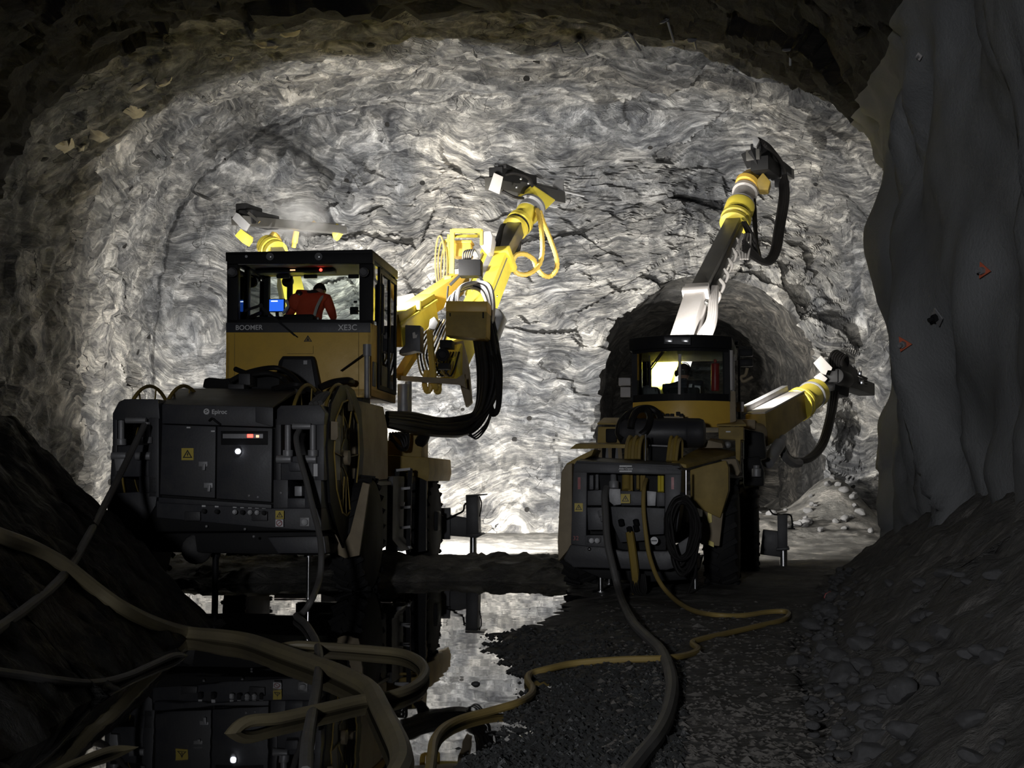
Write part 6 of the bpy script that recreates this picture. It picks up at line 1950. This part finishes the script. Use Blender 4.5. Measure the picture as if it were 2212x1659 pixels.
for k in range(34):
    x, y = rnd.uniform(1650, 1850), rnd.uniform(1150, 1205)
    pos = W(x, y, 26.3)
    gz = ground_z(pos.x, pos.y)
    o = bpy.data.objects.new('rock', STONES[k % 8]); COL.objects.link(o)
    s = rnd.uniform(.04, .13)
    o.location = (pos.x, 24.5 + rnd.uniform(0, 2.4), 0); o.location.z = ground_z(o.location.x, o.location.y) + s * .25
    o.scale = (s, s, s); o.rotation_euler = (rnd.uniform(-.4, .4), rnd.uniform(-.4, .4), rnd.uniform(0, 6))
    tag(o, 'lit rock fragment in the muck heap before the small heading', 'rock', 'muck before the small heading')
PEB = [(1027, 1478, 26, 'largest square dark stone sticking out of the puddle'), (1053, 1459, 13, 'dark stone just above and right of the largest one in the puddle'),
       (983, 1418, 11, 'small round dark stone alone in the upper puddle'), (983, 1390, 9, 'tiny flat dark stone, farthest out in the puddle')]
for k, (x, y, w_, lb_) in enumerate(PEB):
    put(PEBS[k % 5], 'pebble', x, y, w_, lb_, 'stone', sink=0)
for x, y, w_ in ((962, 1478, 12), (1062, 1447, 11), (1068, 1432, 8), (1055, 1412, 10), (1075, 1412, 8), (1108, 1447, 14), (1118, 1470, 10), (1112, 1482, 9), (1126, 1478, 10), (1076, 1516, 9), (1096, 1545, 16),
               (1058, 1562, 14), (1085, 1572, 18), (1072, 1588, 12), (1040, 1586, 14), (990, 1618, 24), (960, 1642, 16), (898, 1618, 16), (1050, 1512, 6), (1020, 1510, 4), (1062, 1398, 9), (1052, 1604, 16), (1100, 1530, 10), (958, 1597, 14), (1074, 1422, 9)):
    put(PEBS[rnd.randrange(5)], 'pebble', x, y, w_, 'small dark pebble breaking the water near the gravel shore', 'stone', 'pebbles in the puddle', sink=0)

# loose gravel on the shore: nobody could count it
gv, gf = [], []
base = [(1, 0, 0), (-1, 0, 0), (0, 1, 0), (0, -1, 0), (0, 0, 1), (0, 0, -1)]
tri = [(0, 2, 4), (2, 1, 4), (1, 3, 4), (3, 0, 4), (2, 0, 5), (1, 2, 5), (3, 1, 5), (0, 3, 5)]
for k in range(7000):
    px = 1000 + 480 * rnd.random() ** 1.3; py = 1345 + 330 * rnd.random() ** .8
    p = G(px, py, .05)
    sd = float(pool_sd(np.array([p.x]), np.array([p.y]))[0])
    if sd < -.10 + rnd.random() ** 3 * -.15 or (sd > 1.0 and rnd.random() < .45):
        continue
    z = ground_z(p.x, p.y)
    s = rnd.uniform(.008, .026) * (1.5 if rnd.random() < .08 else 1)
    b0 = len(gv); an = rnd.uniform(0, 6.28); ca, sa = math.cos(an), math.sin(an)
    sx, sy, sz = s * rnd.uniform(.8, 1.5), s * rnd.uniform(.7, 1.2), s * rnd.uniform(.5, .9)
    for q in base:
        jx, jy, jz = q[0] * sx + rnd.uniform(-.3, .3) * s, q[1] * sy + rnd.uniform(-.3, .3) * s, q[2] * sz
        gv.append((p.x + jx * ca - jy * sa, p.y + jx * sa + jy * ca, z + jz + s * .15))
    gf += [tuple(b0 + i for i in t_) for t_ in tri]
me = bpy.data.meshes.new('gravel'); me.from_pydata(gv, [], gf); me.update()
tag(link('gravel', me, M['pebble']), 'dark loose gravel along the shore of the puddle', 'gravel', kind='stuff')

gv, gf = [], []
for k in range(2600):
    px = rnd.uniform(1290, 1820); py = 1300 + 375 * rnd.random() ** .8
    p = G(px, py, .08)
    if p.x > right_foot(p.y) + .3 or float(pool_sd(np.array([p.x]), np.array([p.y]))[0]) < .3:
        continue
    z = ground_z(p.x, p.y); s = rnd.uniform(.008, .022) * (2.0 if rnd.random() < .05 else 1)
    b0 = len(gv); an = rnd.uniform(0, 6.28); ca, sa = math.cos(an), math.sin(an)
    for q in base:
        jx, jy, jz = q[0] * s * rnd.uniform(1, 1.9), q[1] * s * rnd.uniform(.7, 1.2), q[2] * s * rnd.uniform(.4, .7)
        gv.append((p.x + jx * ca - jy * sa, p.y + jx * sa + jy * ca, z + jz))
    gf += [tuple(b0 + i for i in t_) for t_ in tri]
me = bpy.data.meshes.new('gravel'); me.from_pydata(gv, [], gf); me.update()
tag(link('gravel', me, M['track_chip']), 'paler scattered chips trodden into the track between gravel and rubble', 'gravel', kind='stuff')

# ------------------------------------------------------------------ bolts and plates on the sprayed wall
def wall_hit(px, py):
    d = ray(px, py)
    o = Vector((0, 0, CAM_H))
    dg = bpy.context.evaluated_depsgraph_get()
    ob = bpy.data.objects['wall_right']
    ok, loc, nor, _ = ob.ray_cast(o, d)
    return (loc, nor) if ok else (W(px, py, 10), Vector((-1, 0, 0)))
bpy.context.view_layer.update()
for px, py, s, m_, lb_ in ((2132, 584, .060, 'orange_plate', 'orange rock bolt plate high on the sprayed wall'),
                           (1957, 742, .065, 'orange_plate', 'dull orange rock bolt plate lower on the sprayed wall'),
                           (2032, 682, .07, 'grey_steel', 'grey rock bolt plate between the two orange ones'),
                           (1991, 120, .03, 'pale', 'tiny pale bolt end near the top of the sprayed wall')):
    loc, nor = wall_hit(px, py)
    if nor.dot(ray(px, py)) > 0:
        nor = -nor
    rt = empty('rock_bolt', loc + nor * .03)
    tag(rt, lb_, 'rock bolt')
    t_ = nor.orthogonal().normalized(); u_ = nor.cross(t_)
    k_ = 3 if m_ == 'orange_plate' else 4
    w = MB(); ring = [t_ * math.cos(2 * math.pi * i / k_ + .5) * s * 1.25 + u_ * math.sin(2 * math.pi * i / k_ + .5) * s * 1.25 for i in range(k_)]
    w.prism([q + nor * .0 for q in ring], nor * .012)
    part('plate', w, M[m_], rt, bevel=0.003)
    w = MB(); w.cyl(nor * 0, nor * (s * 1.3), s * .28, n=8); w.cyl(nor * .012, nor * (s * .7), s * .5, n=6); part('bolt_nut', w, M['grey_steel'] if m_ != 'grey_steel' else M['black'], rt)
# cream patches of sprayed concrete clinging along the edge of the old lining
def shell_hit(px, py):
    d = ray(px, py); o = Vector((0, 0, CAM_H)); best = None
    for nm in ('ceiling_outer', 'wall_left_outer', 'ceiling', 'wall_left', 'wall_back'):
        ok, loc, nor, _ = bpy.data.objects[nm].ray_cast(o, d)
        if ok and (best is None or (loc - o).length < (best[0] - o).length):
            best = (loc, nor if nor.dot(d) < 0 else -nor)
    return best
PATCH = [([(120, 318), (140, 300), (158, 298), (160, 318), (140, 332)], 'cream sprayed-concrete patch lowest on the left of the old lining edge'),
         ([(162, 312), (172, 316), (186, 312), (182, 326), (168, 326)], 'small cream patch just right of the lowest one on the lining edge'),
         ([(196, 278), (222, 284), (236, 296), (216, 310), (194, 300)], 'ragged cream patch next up the lining edge'),
         ([(264, 240), (284, 226), (316, 240), (308, 252), (284, 256)], 'broad cream patch midway up the left lining edge'),
         ([(276, 196), (300, 178), (330, 164), (322, 176), (286, 200)], 'long cream streak above the broad midway patch'),
         ([(336, 182), (352, 170), (372, 164), (366, 176), (340, 192)], 'cream streak to the right of the long one on the lining edge'),
         ([(548, 94), (580, 90), (604, 102), (576, 104)], 'cream patch high on the roof edge above the square cab'),
         ([(604, 70), (650, 66), (648, 74), (606, 76)], 'thin cream streak highest on the roof edge'),
         ([(484, 124), (504, 122), (500, 128), (486, 128)], 'small oval cream spot on the roof edge'),
         ([(472, 62), (490, 66), (480, 72)], 'tiny cream chip in the dark roof')]
for pts, lb_ in PATCH:
    vs = []
    for k in range(len(pts)):
        x0, y0 = pts[k]; x1, y1 = pts[(k + 1) % len(pts)]
        for t in (0, .33, .66):
            vs.append((x0 + (x1 - x0) * t + rnd.uniform(-2.5, 2.5), y0 + (y1 - y0) * t + rnd.uniform(-2, 2)))
    mx_, my_ = sum(v[0] for v in vs) / len(vs), sum(v[1] for v in vs) / len(vs)
    c_ = shell_hit(mx_, my_)
    if c_ is None:
        continue
    rings = []
    for f_ in (1.0, .6):
        rings.append([])
        for v in vs:
            h_ = shell_hit(mx_ + (v[0] - mx_) * f_, my_ + (v[1] - my_) * f_)
            rings[-1].append((h_[0] + h_[1] * (.0 if f_ == 1.0 else .045)) - c_[0])
    w = MB(); w.ringed([rings[0], rings[1]], cap=False)
    n_ = len(vs); w.v.append(c_[1] * .05); ci_ = len(w.v) - 1
    w.f += [(n_ + k, n_ + (k + 1) % n_, ci_) for k in range(n_)]
    o = part('concrete_patch', w, M['cream'], None, angle=60)
    o.location = c_[0]
    tag(o, lb_, 'patch')

# thin bolt ends hanging from the roof
for (x0, y0, x1, y1) in ((1198, 90, 1216, 114), (1246, 83, 1270, 120), (1346, 65, 1384, 110), (1432, 38, 1456, 92), (1494, 82, 1504, 106), (1701, 100, 1707, 142)):
    h_ = shell_hit(x0, y0)
    if h_ is None:
        continue
    e_ = W(x1, y1, h_[0].y + .15)
    w = MB(); w.cyl(h_[1] * -.1, e_ - h_[0], .017, n=8)
    w.cyl((e_ - h_[0]) * .12, (e_ - h_[0]) * .16, .07, n=8)
    o = part('roof_bolt', w, M['grey_steel'], None)
    o.location = h_[0]
    tag(o, 'thin steel bolt end hanging from the rock roof', 'rock bolt', 'bolt ends in the roof')

# drill dust hanging round the feed of the boom behind the square cab
w = MB(); dc = F1.world(P(632, 470, 10.6)); w.ball((0, 0, 0), 1.0, 20, 14, (.75, .7, .5))
du_ = w.mesh('dust_cloud')
m = bpy.data.materials.new('drill_dust'); m.use_nodes = True
nt = m.node_tree; nt.nodes.clear()
out = N(nt, 'ShaderNodeOutputMaterial'); vol = N(nt, 'ShaderNodeVolumeScatter'); vol.inputs['Color'].default_value = (.86, .83, .80, 1)
tc = N(nt, 'ShaderNodeTexCoord'); nn = N(nt, 'ShaderNodeTexNoise', Scale=2.2, Detail=4.0, Distortion=.6); nt.links.new(tc.outputs['Object'], nn.inputs['Vector'])
ln = N(nt, 'ShaderNodeVectorMath', operation='LENGTH')
mpv = N(nt, 'ShaderNodeMapping'); mpv.inputs['Scale'].default_value = (1 / .75, 1 / .7, 1 / .5); nt.links.new(tc.outputs['Object'], mpv.inputs['Vector']); nt.links.new(mpv.outputs[0], ln.inputs[0])
fo = N(nt, 'ShaderNodeMapRange'); fo.inputs[1].default_value = 1.0; fo.inputs[2].default_value = .2; nt.links.new(ln.outputs['Value'], fo.inputs[0])
rn = ramp(nt, [(.36, 0.0), (.7, 1.0)]); nt.links.new(nn.outputs[0], rn.inputs[0])
mu = N(nt, 'ShaderNodeMath', operation='MULTIPLY'); nt.links.new(fo.outputs[0], mu.inputs[0]); nt.links.new(rn.outputs[0], mu.inputs[1])
m3 = N(nt, 'ShaderNodeMath', operation='MULTIPLY'); m3.inputs[1].default_value = 3.2; nt.links.new(mu.outputs[0], m3.inputs[0]); nt.links.new(m3.outputs[0], vol.inputs['Density'])
nt.links.new(vol.outputs[0], out.inputs['Volume'])
o = link('dust_cloud', du_, m); o.location = dc
tag(o, 'thin puff of drill dust hanging at the feed behind the square cab', 'dust', kind='stuff')

# red survey rag on the far end of the rubble
p = G(1787, 1245, .35)
w = MB(); w.box((0, 0, .02), (.07, .03, .06), Matrix.Rotation(.4, 3, 'Y')); w.box((.02, 0, .045), (.05, .02, .05), Matrix.Rotation(-.5, 3, 'Y'))
o = part('marker_rag', w, M['red'], None, bevel=0.01)
o.location = (p.x, p.y, ground_z(p.x, p.y))
tag(o, 'small red rag marker at the far end of the rubble strip', 'marker')
